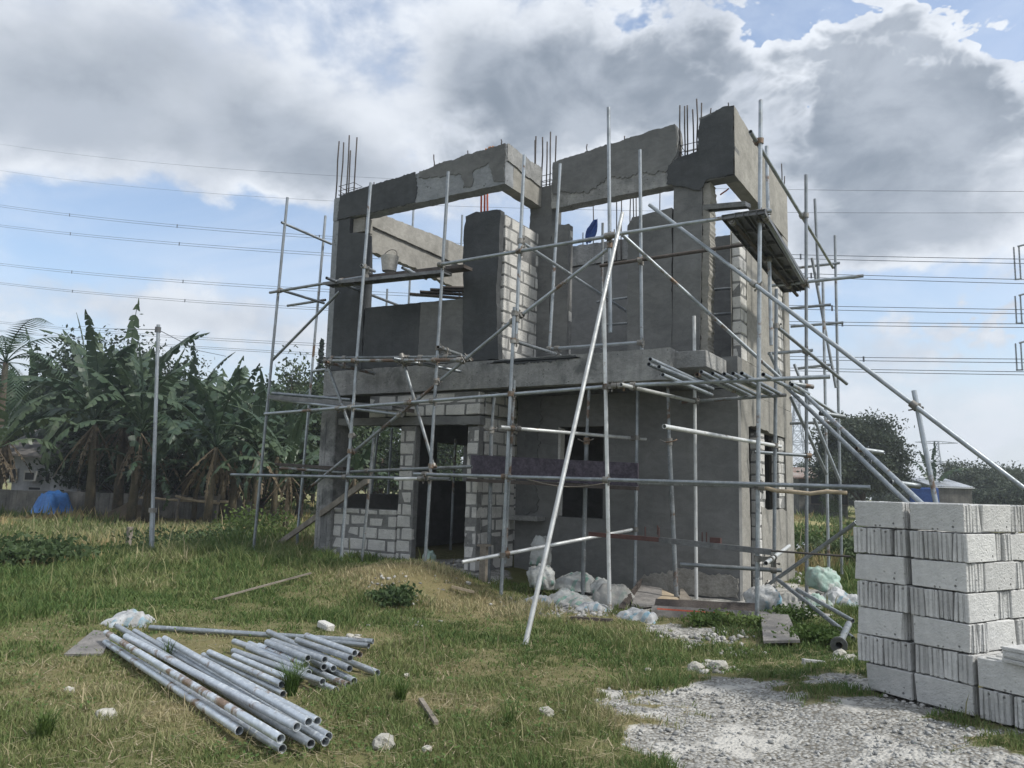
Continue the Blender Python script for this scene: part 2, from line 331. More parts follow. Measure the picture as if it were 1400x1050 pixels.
# ------------------------------------------------------------------ sky, clouds and sun
SUN_EL, SUN_AZ = math.radians(SUNEL), math.radians(SUNAZ)       # azimuth from +Y towards +X
W = bpy.data.worlds.new('World'); S.world = W; W.use_nodes = True; W.node_tree.nodes.clear()
def make_sky():
    t = NT(W.node_tree); out = t.n('ShaderNodeOutputWorld')
    D = t.n('ShaderNodeTexCoord').outputs['Generated']
    nrm = t.n('ShaderNodeVectorMath', operation='NORMALIZE'); t.put(nrm.inputs[0], D); D = nrm.outputs[0]
    sx = t.n('ShaderNodeSeparateXYZ', i_Vector=D); x, y, z = sx.outputs
    sky = t.n('ShaderNodeTexSky', sky_type='NISHITA', sun_disc=False, sun_elevation=SUN_EL, sun_rotation=SUN_AZ, altitude=20, air_density=1.0, dust_density=1.6, ozone_density=1.5)
    t.put(sky.inputs[0], D) if sky.inputs else None
    base_az = math.degrees(math.atan2(FW.x, FW.y))
    az = t.m('MULTIPLY', t.m('ARCTAN2', t.m('ADD', t.m('MULTIPLY', x, math.cos(math.radians(base_az))), t.m('MULTIPLY', y, -math.sin(math.radians(base_az)))),
                             t.m('ADD', t.m('MULTIPLY', x, math.sin(math.radians(base_az))), t.m('MULTIPLY', y, math.cos(math.radians(base_az))))), 57.2958)
    el = t.m('MULTIPLY', t.m('ARCSINE', z), 57.2958)
    Dz = t.vmul(D, (1, 1, 1.5))
    w1 = t.noise(Dz, 3.2, 3, .5); w2 = t.noise(t.vmul(D, (-1, 1, 1.5)), 3.2, 3, .5)
    w3 = t.noise(Dz, 13, 4, .6); w4 = t.noise(t.vmul(D, (1, -1, 1.5)), 13, 4, .6)
    az2 = t.m('ADD', az, t.m('ADD', t.m('MULTIPLY', t.m('SUBTRACT', w1, .5), 6), t.m('MULTIPLY', t.m('SUBTRACT', w3, .5), 5)))
    el2 = t.m('ADD', el, t.m('ADD', t.m('MULTIPLY', t.m('SUBTRACT', w2, .5), 4), t.m('MULTIPLY', t.m('SUBTRACT', w4, .5), 4)))
    def blob(px, py, rx, ry, p=1.):
        d = ray(px, py).normalized(); a = math.degrees(math.atan2(d.x, d.y))-base_az; e = math.degrees(math.asin(d.z))
        q = t.m('ADD', t.m('POWER', t.m('ABSOLUTE', t.m('MULTIPLY', t.m('SUBTRACT', az2, a), 1/(rx*.0536))), 2.), t.m('POWER', t.m('ABSOLUTE', t.m('MULTIPLY', t.m('SUBTRACT', el2, e), 1/(ry*.0536))), 2.))
        return t.m('EXPONENT', t.m('MULTIPLY', q, -1))
    def total(bl):
        r = None
        for b in bl:
            v = t.m('MULTIPLY', blob(*b[:4]), b[4]); r = v if r is None else t.m('ADD', r, v)
        return r
    big = total(CLOUDS)
    n1 = t.noise(Dz, 6.5, 9, .58, .3); n2 = t.noise(Dz, 2.1, 4, .5)
    n3 = t.noise(t.vmul(D, (1, 1, 2.0)), 24, 6, .6)
    wv = t.n('ShaderNodeVectorMath', operation='ADD'); t.put(wv.inputs[0], Dz); nv = t.n('ShaderNodeTexNoise', i_Vector=Dz, i_Scale=9., i_Detail=4.)
    sc_ = t.vmul(nv.outputs['Color'], (.10, .10, .10)); t.put(wv.inputs[1], sc_)
    b1 = t.n('ShaderNodeTexVoronoi', feature='F1', i_Vector=wv.outputs[0], i_Scale=19., i_Detail=3., i_Roughness=.55).outputs['Distance']
    crisp = total(CRISP)
    fb = t.m('ADD', t.m('MULTIPLY', n1, .75), t.m('MULTIPLY', n3, .25))
    out_ = t.m('ADD', t.rng(t.m('ABSOLUTE', az), 42, 60, 0, .22), t.rng(el, 38, 55, 0, .18))
    d = t.m('ADD', t.m('ADD', t.m('MULTIPLY', t.m('SUBTRACT', fb, .5), 1.25), t.m('MULTIPLY', t.m('SUBTRACT', n2, .5), .35)), t.m('ADD', big, out_))
    d = t.m('ADD', d, t.m('MULTIPLY', t.m('SUBTRACT', .46, b1), t.m('MULTIPLY', crisp, 1.0)))
    d = t.m('ADD', d, t.m('MULTIPLY', t.rng(el, 16, 3), .03)); d = t.m('ADD', d, BASE)
    aw = t.rng(crisp, 0, .8, .42, .10)
    alpha = t.rng(d, .06, t.m('ADD', .06, aw)); thick = t.rng(t.m('ADD', t.m('ADD', big, t.m('MULTIPLY', t.m('SUBTRACT', fb, .5), .9)), t.m('ADD', out_, t.m('MULTIPLY', t.m('SUBTRACT', .40, b1), t.m('MULTIPLY', crisp, .5)))), t.m('ADD', .16, t.m('MULTIPLY', crisp, .16)), t.m('SUBTRACT', .74, t.m('MULTIPLY', crisp, .08)))
    # thin veil
    veil = t.m('MULTIPLY', t.rng(t.noise(t.vmul(D, (1, 1, 2.2)), 2.6, 6, .6, .6), .38, .64), .42)
    veil = t.m('MAXIMUM', veil, t.rng(el, 13, 0, 0, .72))
    col = t.n('ShaderNodeVectorMath', operation='MULTIPLY'); t.put(col.inputs[0], sky.outputs[0]); col.inputs[1].default_value = SKYMUL
    c = t.mix(veil, col.outputs[0], tuple(v*10 for v in VEIL))
    sunv = Vector((math.sin(SUN_AZ)*math.cos(SUN_EL), math.cos(SUN_AZ)*math.cos(SUN_EL), math.sin(SUN_EL)))
    dt = t.n('ShaderNodeVectorMath', operation='DOT_PRODUCT'); t.put(dt.inputs[0], D); dt.inputs[1].default_value = sunv
    front = t.rng(dt.outputs['Value'], -.42, -.85)                 # unseen clouds opposite the sun, brightened as added fill light
    edge = t.mix(t.rng(fb, .38, .62), tuple(v*10 for v in EDGE0), tuple(v*10 for v in EDGE1))
    core0 = t.mix(t.rng(n1, .35, .68), tuple(v*10 for v in CORE0), tuple(v*10 for v in CORE1))
    core = t.mix(front, core0, tuple(v*10*SKYFILL for v in EDGE1))
    cl = t.mix(thick, edge, core)
    cl = t.mix(t.rng(el, 9, 1, 0, .45), cl, tuple(v*10 for v in VEIL))
    c = t.mix(t.m('MULTIPLY', alpha, .96), c, cl)
    c = t.mix(t.rng(z, -.005, -.06), c, (1.2, 1.25, 1.1))         # below the horizon
    bg = t.n('ShaderNodeBackground', i_Color=c, i_Strength=.1); t.put(out.inputs[0], bg.outputs[0])
EDGE0 = (.37, .40, .45); EDGE1 = (.54, .565, .60); CORE0 = (.14, .168, .205); CORE1 = (.285, .315, .36); VEIL = (.50, .545, .615)
CLOUDS = [(825, 122, 215, 98, 1.0), (700, 130, 90, 70, .3), (990, 70, 100, 60, .3), (1225, 200, 165, 110, .95), (1310, 125, 120, 85, .5), (1150, 140, 70, 70, .3), (80, 150, 230, 125, .62), (250, 60, 140, 60, .16), (400, 195, 130, 64, .46), (265, 165, 50, 40, -.12),
          (540, 80, 200, 60, .05), (650, 225, 100, 45, .36), (480, 240, 90, 40, .22), (280, 305, 230, 42, -.62), (60, 330, 110, 40, -.45), (430, 345, 100, 50, -.35), (850, 215, 60, 30, -.35), (1240, 392, 90, 26, -.42), (1400, 30, 50, 60, -.7), (1085, 20, 45, 40, -.4), (1260, 300, 150, 34, .36), (1350, 450, 110, 40, .34), (1190, 490, 110, 40, .22), (1360, 385, 80, 26, .22), (1130, 340, 60, 30, .2), (1260, 560, 130, 22, .12), (1340, 600, 110, 20, .15), (300, 440, 240, 36, .30), (1180, 60, 60, 40, .25)]
CRISP = [(1240, 120, 210, 140, 1.08), (900, 70, 220, 90, .6), (660, 210, 110, 50, .6), (1350, 440, 120, 60, .6)]
BASE = .18
make_sky()
W.cycles.sampling_method = 'MANUAL'; W.cycles.sample_map_resolution = 1024
sl = bpy.data.lights.new('sun', 'SUN'); sl.energy = SUNPOW; sl.angle = math.radians(SUNANG); sl.color = (1, .965, .90)
so = bpy.data.objects.new('sun', sl); COL.objects.link(so)
so.rotation_euler = Vector((-math.sin(SUN_AZ)*math.cos(SUN_EL), -math.cos(SUN_AZ)*math.cos(SUN_EL), -math.sin(SUN_EL))).to_track_quat('-Z', 'Y').to_euler()

# ------------------------------------------------------------------ ground masks (world coordinates)
def zpoly(pts): return np.array([[*onZ(px, py, 0)[:2]] for px, py in pts])
def sdf(poly, x, y):
    """signed distance, positive inside"""
    x = np.asarray(x, float); y = np.asarray(y, float); d = np.full(x.shape, 1e9); ins = np.zeros(x.shape, bool)
    n = len(poly)
    for i in range(n):
        ax, ay = poly[i]; bx, by = poly[(i+1) % n]
        ex, ey = bx-ax, by-ay; tt = np.clip(((x-ax)*ex+(y-ay)*ey)/(ex*ex+ey*ey+1e-12), 0, 1)
        d = np.minimum(d, np.hypot(x-ax-tt*ex, y-ay-tt*ey))
        c = ((ay > y) != (by > y)) & (x < (bx-ax)*(y-ay)/(by-ay+1e-12)+ax); ins ^= c
    return np.where(ins, d, -d)
G_MAIN = zpoly([(720, 1050), (735, 1008), (800, 985), (850, 945), (930, 930), (1010, 935), (1090, 945), (1150, 915), (1200, 940), (1330, 990), (1400, 1000), (1480, 1060), (1500, 1200), (700, 1200)])
G_PATH = zpoly([(858, 850), (930, 852), (1005, 866), (1030, 880), (960, 888), (890, 872)])
G_SITE = zpoly([(700, 826), (760, 812), (850, 812), (950, 800), (1010, 806), (1080, 800), (1175, 815), (1170, 835), (1060, 838), (960, 838), (880, 836), (800, 842), (720, 836)])
G_DOOR = zpoly([(555, 785), (650, 780), (700, 800), (720, 825), (640, 808), (570, 800)])
G_DRY = [(-5.9, 8.3, 1.7, 1.0, 1.2), (-7.3, 8.7, 1.1, .7, 1.1), (-5.1, 5.9, 1.0, .4, .7), (-3.3, 5.6, 1.4, .6, .6), (-6.9, 8.9, 1.0, .6, .8), (-2.6, 7.3, 1.2, .35, .6), (-4.0, 3.6, 1.6, .8, .9), (-5.6, 3.2, 1.4, 1.0, .9), (-2.6, 4.6, .6, .5, .6)]
PATCH = [(onZ(px, py, .03), rx, ry, w) for px, py, rx, ry, w in ((835, 1018, .30, .22, .75), (905, 1036, .26, .10, .55), (1115, 978, .45, .10, .55), (1190, 965, .35, .12, .6), (1240, 1040, .45, .14, .6), (1310, 1005, .5, .12, .6), (1130, 1020, .25, .07, .4), (975, 1000, .10, .06, .35), (1390, 1040, .4, .2, .6), (700, 1020, .3, .2, .3))]
def patches(x, y):
    ca, sa = FW.x, FW.y; t = 0
    for c, rx, ry, w in PATCH:
        u = (x-c.x)*sa-(y-c.y)*ca; v = (x-c.x)*ca+(y-c.y)*sa; t = t+w*np.exp(-(u/rx)**2-(v/(ry*1.6))**2)
    return t
def gravel(x, y):
    n = (fbm(x, y, .6, 11, 4)-.5)*1.7; f = (fbm(x, y, .12, 19, 3)-.5)*.75
    a = sst(-.22, .34, sdf(G_MAIN, x, y)-.10+n+f-patches(x, y))
    b = .9*sst(-.1, .2, sdf(G_PATH, x, y)+n*.5+f); c = .85*sst(-.15, .3, sdf(G_SITE, x, y)+n*.8+f); e = .8*sst(-.1, .3, sdf(G_DOOR, x, y)+n*.6)
    return np.maximum(np.maximum(a, b), np.maximum(c, e))
def dryness(x, y):
    d = fbm(x, y, 1.7, 31, 4); d = sst(.48, .74, d)*.50+.26*sst(.4, .7, fbm(x, y, .35, 41, 3))
    for cx, cy, rx, ry, w in G_DRY: d = d+w*.5*np.exp(-((x-cx)/rx)**2-((y-cy)/ry)**2)
    far = sst(13, 24, np.hypot(x, y))
    return np.clip(d*(1-far)+far*(.35+.6*fbm(x, y, 6, 51, 3)), 0, 1)
def build_ground():
    def line(segs):
        out = []
        for a, b, st in segs: out += list(np.arange(a, b, st))
        return np.array(out+[segs[-1][1]])
    xs = line([(-400, -300, 50), (-300, -80, 20), (-80, -22, 3), (-22, -15, .4), (-15, 3, .075), (3, 8, .4), (8, 60, 4), (60, 300, 40), (300, 400, 50)])
    ys = line([(-120, -20, 20), (-20, 1, 1.5), (1, 12.5, .075), (12.5, 20, .3), (20, 60, 2), (60, 300, 20), (300, 400, 50)])
    X, Y = np.meshgrid(xs, ys); nx, ny = len(xs), len(ys)
    Z = H(X, Y); g = gravel(X, Y); near = (np.hypot(X, Y) < 20)
    Z = Z+np.where(near, (fbm(X, Y, .16, 61, 3)-.5)*.05*(1-g)+g*(fbm(X, Y, .3, 71, 3)-.5)*.03, 0)
    Z = np.where(near & (g > .5), Z-.005, Z)
    idx = np.arange(nx*ny).reshape(ny, nx)
    Fc = np.stack([idx[:-1, :-1], idx[:-1, 1:], idx[1:, 1:], idx[1:, :-1]], -1).reshape(-1, 4)
    m, t, out = newmat('field_ground')
    P = t.n('ShaderNodeNewGeometry').outputs['Position']
    ga = t.n('ShaderNodeAttribute', attribute_name='gravel').outputs['Fac']; dr = t.n('ShaderNodeAttribute', attribute_name='dry').outputs['Fac']
    fine = t.noise(P, 60, 4, .6); mid = t.noise(P, 9, 5, .6); far = t.noise(P, .25, 5, .6)
    soil = t.mix(t.rng(mid, .3, .7), (.11, .105, .05), (.21, .185, .105))
    soil = t.mix(t.rng(t.m('ADD', t.m('MULTIPLY', far, .5), t.m('MULTIPLY', fine, .5)), .4, .62), soil, (.085, .105, .035))
    soil = t.mix(t.m('MULTIPLY', dr, .7), soil, (.20, .165, .085))
    farf = t.n('ShaderNodeVectorMath', operation='LENGTH'); t.put(farf.inputs[0], P)
    ff = t.rng(farf.outputs['Value'], 15, 30)
    fieldc = t.mix(t.rng(t.m('ADD', t.m('MULTIPLY', far, .6), t.m('MULTIPLY', mid, .4)), .36, .64), (.12, .15, .055), (.27, .235, .11))
    soil = t.mix(ff, soil, fieldc)
    vo = t.n('ShaderNodeTexVoronoi', i_Vector=P, i_Scale=42.); vo2 = t.n('ShaderNodeTexVoronoi', i_Vector=P, i_Scale=110.)
    st = t.mix(t.rng(mid, .35, .65), (.27, .268, .255), (.42, .415, .39))
    hv = t.n('ShaderNodeHueSaturation', i_Color=st); t.put(hv.inputs['Value'], t.m('ADD', .62, t.m('MULTIPLY', vo.outputs['Color'], .62)))
    gcol = t.mix(t.rng(vo.outputs['Distance'], .45, .75), hv.outputs[0], (.16, .15, .13))
    gcol = t.mix(t.rng(t.noise(P, 2.6, 6, .6), .50, .60), gcol, (.46, .45, .42))
    gm = t.rng(t.m('ADD', ga, t.m('MULTIPLY', t.m('SUBTRACT', fine, .5), .5)), .35, .65)
    bs = t.n('ShaderNodeBsdfPrincipled', i_Roughness=.95, i_Base_Color=t.mix(gm, soil, gcol)); bs.inputs['Specular IOR Level'].default_value = .15
    hh = t.m('ADD', t.m('MULTIPLY', fine, .5), t.m('MULTIPLY', t.m('MULTIPLY', vo.outputs['Distance'], gm), -.8))
    bp = t.n('ShaderNodeBump', i_Height=hh, i_Strength=.7); bp.inputs['Distance'].default_value = .02; t.put(bs.inputs['Normal'], bp.outputs[0]); t.put(out.inputs[0], bs.outputs[0])
    o = npmesh('ground', np.stack([X, Y, Z], -1).reshape(-1, 3), Fc, m, {'gravel': g.ravel(), 'dry': dryness(X, Y).ravel()}, smooth=True)
    kind(o, 'structure')
build_ground()

# ------------------------------------------------------------------ grass: one mass of blades
def in_house(x, y): return (x > -10.2) & (x < -3.0) & (y > 10.25) & (y < 15.2) | ((x > -10.2) & (x < -6.8) & (y > 10.2) & (y < 15.2))
PILE = zpoly([(150, 862), (230, 868), (300, 880), (365, 862), (500, 878), (520, 925), (470, 945), (400, 950), (455, 1010), (385, 1025), (320, 1000)])
BOARDS = [zpoly([(85, 888), (140, 862), (160, 868), (150, 895), (95, 900)]), zpoly([(1040, 848), (1078, 852), (1092, 882), (1043, 878)])]
def grass():
    rg = np.random.default_rng(5)
    f = np.array([FW.x, FW.y]); f /= np.hypot(*f); rr = np.array([f[1], -f[0]])
    N = 640000
    r = 2.2*(30/2.2)**(rg.random(N)**.88); th = np.radians(rg.uniform(-44, 54, N))
    x = r*(np.cos(th)*f[0]+np.sin(th)*rr[0]); y = r*(np.cos(th)*f[1]+np.sin(th)*rr[1])
    g = gravel(x, y); dr = dryness(x, y); cl = fbm(x, y, .38, 81, 3)
    p = np.clip(1.15-g*1.45, 0, 1)*np.clip(.45+1.3*sst(.26, .6, cl), 0, 1)*(1-.35*sst(.75, 1.2, dr))
    pm = sdf(PILE, x, y); p = np.where(pm > .02, p*.22, p)
    for b in BOARDS: p = np.where(sdf(b, x, y) > 0, 0, p)
    st = (np.abs((x+.135)*.877+(y-5.98)*-.479+.2) < .75) & (np.abs((x+.135)*.478+(y-5.98)*.877-.43) < .45); p = np.where(st, 0, p)
    p = np.where(in_house(x, y), 0, p); p = p*(1-.72*np.exp(-((x+6.5)/1.3)**2-((y-8.7)/.6)**2))
    k = rg.random(N) < p; x, y, r, dr, cl, pm, g = (a[k] for a in (x, y, r, dr, cl, pm, g)); n = len(x)
    z = H(x, y)-.015
    hgt = (.020+.055*sst(.3, .72, cl)*rg.random(n)**.7+.03*rg.random(n))*(1+.55*sst(8, 14, r)+.8*sst(14, 26, r))
    hgt *= np.where(x < -8.5, 1.35, 1.)*(1+.7*sst(.58, .8, fbm(x, y, .8, 141, 3)))*np.where(g > .3, .7, 1.)*np.where(pm > -.1, .75, 1.)
    tall = rg.random(n) < .004; hgt = np.where(tall, hgt*rg.uniform(1.8, 3.6, n), hgt)
    w = np.clip(.0022*r/3.6, .0018, .016)*rg.uniform(.7, 1.5, n)
    ang = rg.uniform(0, 2*np.pi, n); lean = rg.uniform(.1, 1.0, n)*hgt*np.where(tall, .6, 1.); la = rg.uniform(0, 2*np.pi, n)
    dx, dy = np.cos(ang)*w, np.sin(ang)*w; lx, ly = np.cos(la)*lean, np.sin(la)*lean
    V = np.empty((n, 5, 3))
    V[:, 0] = np.stack([x-dx, y-dy, z], -1); V[:, 1] = np.stack([x+dx, y+dy, z], -1)
    V[:, 2] = np.stack([x+dx*.75+lx*.35, y+dy*.75+ly*.35, z+hgt*.62], -1); V[:, 3] = np.stack([x-dx*.75+lx*.35, y-dy*.75+ly*.35, z+hgt*.62], -1)
    V[:, 4] = np.stack([x+lx, y+ly, z+hgt], -1)
    b = np.arange(n)[:, None]*5
    T = np.concatenate([b+[0, 1, 2], b+[0, 2, 3], b+[3, 2, 4]], 1).reshape(-1, 3)
    tint = np.clip(.12+.75*dr+rg.normal(0, .16, n)+np.where(tall, .3, 0), 0, 1)
    m = leaf_mat('grass_blades', (.078, .140, .040), (.180, .212, .082), attr='tint', c3=(.44, .38, .24), tr=.3, spec=.2)
    kind(npmesh('grass', V.reshape(-1, 3), T, m, {'tint': np.repeat(tint, 5)}), 'stuff')
grass()
def litter():
    """dead stalks lying flat and small broad leaves between the blades"""
    rg = np.random.default_rng(6); f = np.array([FW.x, FW.y]); f /= np.hypot(*f); rr = np.array([f[1], -f[0]])
    def spread(N): r = 2.4*(13/2.4)**rg.random(N); th = np.radians(rg.uniform(-42, 42, N)); return r*(np.cos(th)*f[0]+np.sin(th)*rr[0]), r*(np.cos(th)*f[1]+np.sin(th)*rr[1])
    x, y = spread(26000); k = (rg.random(len(x)) < .35+.65*dryness(x, y)) & ~in_house(x, y) & (gravel(x, y) < .6); x, y = x[k], y[k]; n = len(x); z = H(x, y)+rg.uniform(.0, .035, n)
    a = rg.uniform(0, 6.28, n); L = rg.uniform(.03, .14, n); w = rg.uniform(.0012, .003, n); dx, dy = np.cos(a), np.sin(a); t_ = rg.normal(0, .18, n)*L
    V = np.stack([np.stack([x-dy*w, y+dx*w, z], -1), np.stack([x+dy*w, y-dx*w, z], -1), np.stack([x+dx*L+dy*w, y+dy*L-dx*w, z+t_], -1), np.stack([x+dx*L-dy*w, y+dy*L+dx*w, z+t_], -1)], 1)
    m = leaf_mat('dead_stalks', (.22, .17, .10), (.46, .40, .28), 9., .15); kind(npmesh('dead_stalks', V.reshape(-1, 3), np.arange(4*n).reshape(-1, 4), m), 'stuff')
    x, y = spread(5200); k = (fbm(x, y, .9, 121, 3) > .47) & ~in_house(x, y) & (gravel(x, y) < .5); x, y = x[k], y[k]; q = 6; n = len(x)*q; x = np.repeat(x, q)+rg.normal(0, .022, n); y = np.repeat(y, q)+rg.normal(0, .022, n); z = H(x, y)+rg.uniform(.015, .055, n)
    a = rg.uniform(0, 6.28, n); L = rg.uniform(.010, .026, n); w = L*rg.uniform(.3, .5, n); dx, dy = np.cos(a), np.sin(a); u = rg.uniform(-.2, .9, n)*L
    V = np.stack([np.stack([x, y, z], -1), np.stack([x+dx*L*.6-dy*w, y+dy*L*.6+dx*w, z+u*.5], -1), np.stack([x+dx*L*1.3, y+dy*L*1.3, z+u], -1), np.stack([x+dx*L*.6+dy*w, y+dy*L*.6-dx*w, z+u*.5], -1)], 1)
    m = leaf_mat('low_weeds', (.06, .12, .032), (.15, .215, .065), 6., .3); kind(npmesh('low_weeds', V.reshape(-1, 3), np.arange(4*n).reshape(-1, 4), m), 'stuff')
litter()
def stones(name, x, y, z, s, mat, seed=1, squash=.65):
    rg = np.random.default_rng(seed); n = len(x)
    bm = bmesh.new(); bmesh.ops.create_icosphere(bm, subdivisions=1, radius=1); bv = np.array([v.co[:] for v in bm.verts]); bf = np.array([[v.index for v in f.verts] for f in bm.faces]); bm.free()
    V = bv[None]*rg.uniform(.6, 1.3, (n, len(bv), 1))*np.stack([rg.uniform(.7, 1.3, n), rg.uniform(.7, 1.3, n), rg.uniform(.45, .9, n)*squash/.65], -1)[:, None]*s[:, None, None]
    V = V+np.stack([x, y, z], -1)[:, None]
    Fc = (bf[None]+(np.arange(n)*len(bv))[:, None, None]).reshape(-1, 3)
    m, t, out = newmat(name+'_stone')
    at = t.n('ShaderNodeAttribute', attribute_name='tint').outputs['Fac']
    bs = t.n('ShaderNodeBsdfPrincipled', i_Base_Color=t.mix(at, *mat), i_Roughness=.95); t.put(out.inputs[0], bs.outputs[0])
    return kind(npmesh(name, V.reshape(-1, 3), Fc, m, {'tint': np.repeat(rg.random(n), len(bv))}), 'stuff')
def pebbles():
    rg = np.random.default_rng(9); N = 60000
    f = np.array([FW.x, FW.y]); f /= np.hypot(*f); rr = np.array([f[1], -f[0]])
    r = 2.5*(12/2.5)**rg.random(N); th = np.radians(rg.uniform(-40, 40, N))
    x = r*(np.cos(th)*f[0]+np.sin(th)*rr[0]); y = r*(np.cos(th)*f[1]+np.sin(th)*rr[1])
    g = gravel(x, y); k = (rg.random(N) < np.clip(g*1.1-.15+.10*np.exp(-np.abs(sdf(G_MAIN, x, y))/.35), 0.005, 1)*(.25+.75*sst(.4, .6, fbm(x, y, .4, 91, 3)))) & ~in_house(x, y)
    x, y, r, g = x[k], y[k], r[k], g[k]
    s = (.0035+.011*rg.random(len(x))**3)*(1+.06*r)
    stones('gravel', x, y, H(x, y)-s*.15, s, ((.17, .175, .175), (.43, .43, .415)), 2)
pebbles()
# ------------------------------------------------------------------ the unfinished house
YA, YB, YK = 10.2, 11.4, 15.1
XL, XA, XS, XR = -10.15, -6.41, -3.65, -3.05
house = thing('unfinished_house', (-6.6, 12.6, 0), 'grey two storey concrete and block house shell without a roof, behind the pipe scaffolding', 'house')
def blocks(mb, core, p0, L, Ht, T, ax='X', bl=.385, bh=.20, gap=.022, start=0., rag=0., z0=0.):
    """a wall of separately jittered blocks on a mortar core; p0 = corner (x,y), L along ax, T across"""
    z = z0; row = 0
    x0, y0 = p0
    if ax == 'X': core.box(x0+.012, x0+L-.012, y0+.012, y0+T-.012, z0, z0+Ht-.012)
    else: core.box(x0+.012, x0+T-.012, y0+.012, y0+L-.012, z0, z0+Ht-.012)
    while z < z0+Ht-.05:
        h = min(bh, z0+Ht-z); s = -(bl+gap)*(.5 if row % 2 else 0)-start
        while s < L:
            a = max(s, 0)+random.uniform(0, .012); b = min(s+bl, L)-random.uniform(0, .012)
            if rag and s+bl >= L: b -= random.uniform(0, rag)
            if b-a > .05:
                o = random.uniform(0, .012); zz = z+random.uniform(-.004, .004)
                if ax == 'X': mb.box(x0+a, x0+b, y0+o, y0+T-o, zz, zz+h-gap, .006)
                else: mb.box(x0+o, x0+T-o, y0+a, y0+b, zz, zz+h-gap, .006)
            s += bl+gap
        z += h; row += 1
def blockwall(specs, name='block_wall', label=None):
    a, c = MB(), MB()
    for sp in specs: blocks(a, c, **sp)
    o = a.build(name, M['block'], house, bevel=.012); c.build('mortar', M['mortar'], o)
    if label: o['label'] = label
    return o
def part(name, mat, poly, a0, a1, ax='Y', rag=0, label=None, parent=None, **k):
    if name == 'plaster_patch': k.setdefault('step', .03); poly = [(p[0], p[1], (p[2] if len(p) > 2 else rag)*1.25) for p in poly]
    o = MB().prism(poly, a0, a1, ax, rag, **k).build(name, M[mat], parent or house)
    if label: o['label'] = label
    return o
def boxpart(name, mat, *b, parent=None, j=.006, label=None, bev=.008):
    o = MB().box(*b, j).build(name, M[mat], parent or house, bevel=bev)
    if label: o['label'] = label
    return o
def R(x0, z0, x1, z1): return [(x0, z0), (x1, z0), (x1, z1), (x0, z1)]
# ground floor ---------------------------------------------------------
boxpart('floor_slab', 'concrete', XL+.02, -6.81, YA+.2, YK, -.35, .10)
boxpart('floor_slab', 'concrete', -6.805, XR-.16, YB+.16, YK, -.35, .06)
boxpart('column', 'concrete', XL, -9.79, YA, YA+.4, -.3, 3.015, label='board-marked front column at the left corner')
bw = blockwall([dict(p0=(-9.785, YA+.05), L=1.40, Ht=1.10, T=.15, z0=-.02)], label='low block wall under the left opening')
blockwall([dict(p0=(-8.375, YA+.055), L=.335, Ht=2.47, T=.14, z0=0, rag=.05, start=.1)], label='block pier beside the doorway')
blockwall([dict(p0=(-7.02, YA+.05), L=.235, Ht=2.44, T=.15, z0=0, bl=.22)], label='pale block jamb right of the doorway')
blockwall([dict(p0=(-6.935, YA+.21), L=.98, Ht=2.62, T=.15, ax='Y', z0=0)], label='pale block wall that runs back from the right jamb')
lt = MB(); lt.prism([(-9.78, 2.50, .02), (-6.78, 2.46, .02), (-6.78, 2.60), (-9.78, 2.62)], YA+.04, YA+.2, rag=.01, step=.1)
lt.build('lintel', M['plaster_dim'], house)
bm_ = MB()
for k in range(5): bm_.box(XL+.006+k*.069, XL+.070+k*.069, YA-.004-random.uniform(0, .007), YA-.0005, -.2, 2.7+random.uniform(-.03, .03), .003)
bm_.build('board_marks', M['concrete'], [o for o in house.children if o.name.startswith('column')][0])
blockwall([dict(p0=(-9.1, YA+.06), L=2.31, Ht=.38, T=.13, z0=2.625, bh=.19)], label='row of blocks under the balcony edge')
blockwall([dict(p0=(-6.935, YA+.21), L=.98, Ht=.36, T=.15, ax='Y', z0=2.64)])
# porch wall, one face with a window hole
w = MB()
for a in (R(-6.78, -.1, -5.97, 3.015), R(-5.18, -.1, XR, 3.015), R(-5.97, -.1, -5.18, 1.04), R(-5.97, 2.5, -5.18, 3.015)): w.prism(a, YB, YB+.15)
w.build('porch_wall', M['plaster_dim'], house)
part('window_frame', 'block', [(-5.99, 1.01, .015), (-5.97, 1.06), (-5.94, 2.47, .01), (-5.99, 2.5)], YB-.004, YB+.14)
part('plaster_patch', 'plaster', [(-6.60, 1.05, .05), (-6.38, 1.1, .06), (-6.36, 2.2, .07), (-6.3, 3.01, .03), (-6.66, 3.01, .07), (-6.58, 2.0, .07)], YB-.02, YB-.001, rag=.06)
part('plaster_patch', 'dirt', [(-4.6, .02, .02), (-3.07, .02, .02), (-3.07, .3, .04), (-3.9, .38, .05), (-4.5, .22, .05)], YB-.025, YB-.001, rag=.04)
boxpart('ledge', 'concrete', -6.78, -6.2, YB-.3, YB-.003, .96, 1.04)
# right side, ground floor
part('side_wall', 'warmcon', [(YB+.153, -.1), (12.0, -.1), (12.03, .9, .03), (11.98, 2.5, .03), (12.6, 2.55, .02), (13.4, 2.5), (14.3, 2.5), (14.55, 2.5), (14.55, 3.015), (YB+.153, 3.015)], XR-.15, XR, 'X')
part('side_wall', 'warmcon', [(12.75, -.1), (14.545, -.1), (14.545, 1.2), (14.2, 1.25, .02), (13.45, 1.2, .02), (12.75, 1.3, .02)], XR-.15, XR-.004, 'X', rag=.01)
blockwall([dict(p0=(XR-.15, 12.62), L=.42, Ht=2.48, T=.145, ax='Y', bl=.4, z0=0)])
blockwall([dict(p0=(XR-.15, 14.05), L=.45, Ht=1.24, T=.14, ax='Y', z0=1.255)], label='bare block jambs on the right side')
boxpart('column', 'warmcon', XR-.3, XR+.003, 14.55, YK, -.3, 3.012)
boxpart('back_wall', 'plaster_dim', XL+.15, XR-.3, YK-.16, YK-.003, -.1, 3.18)
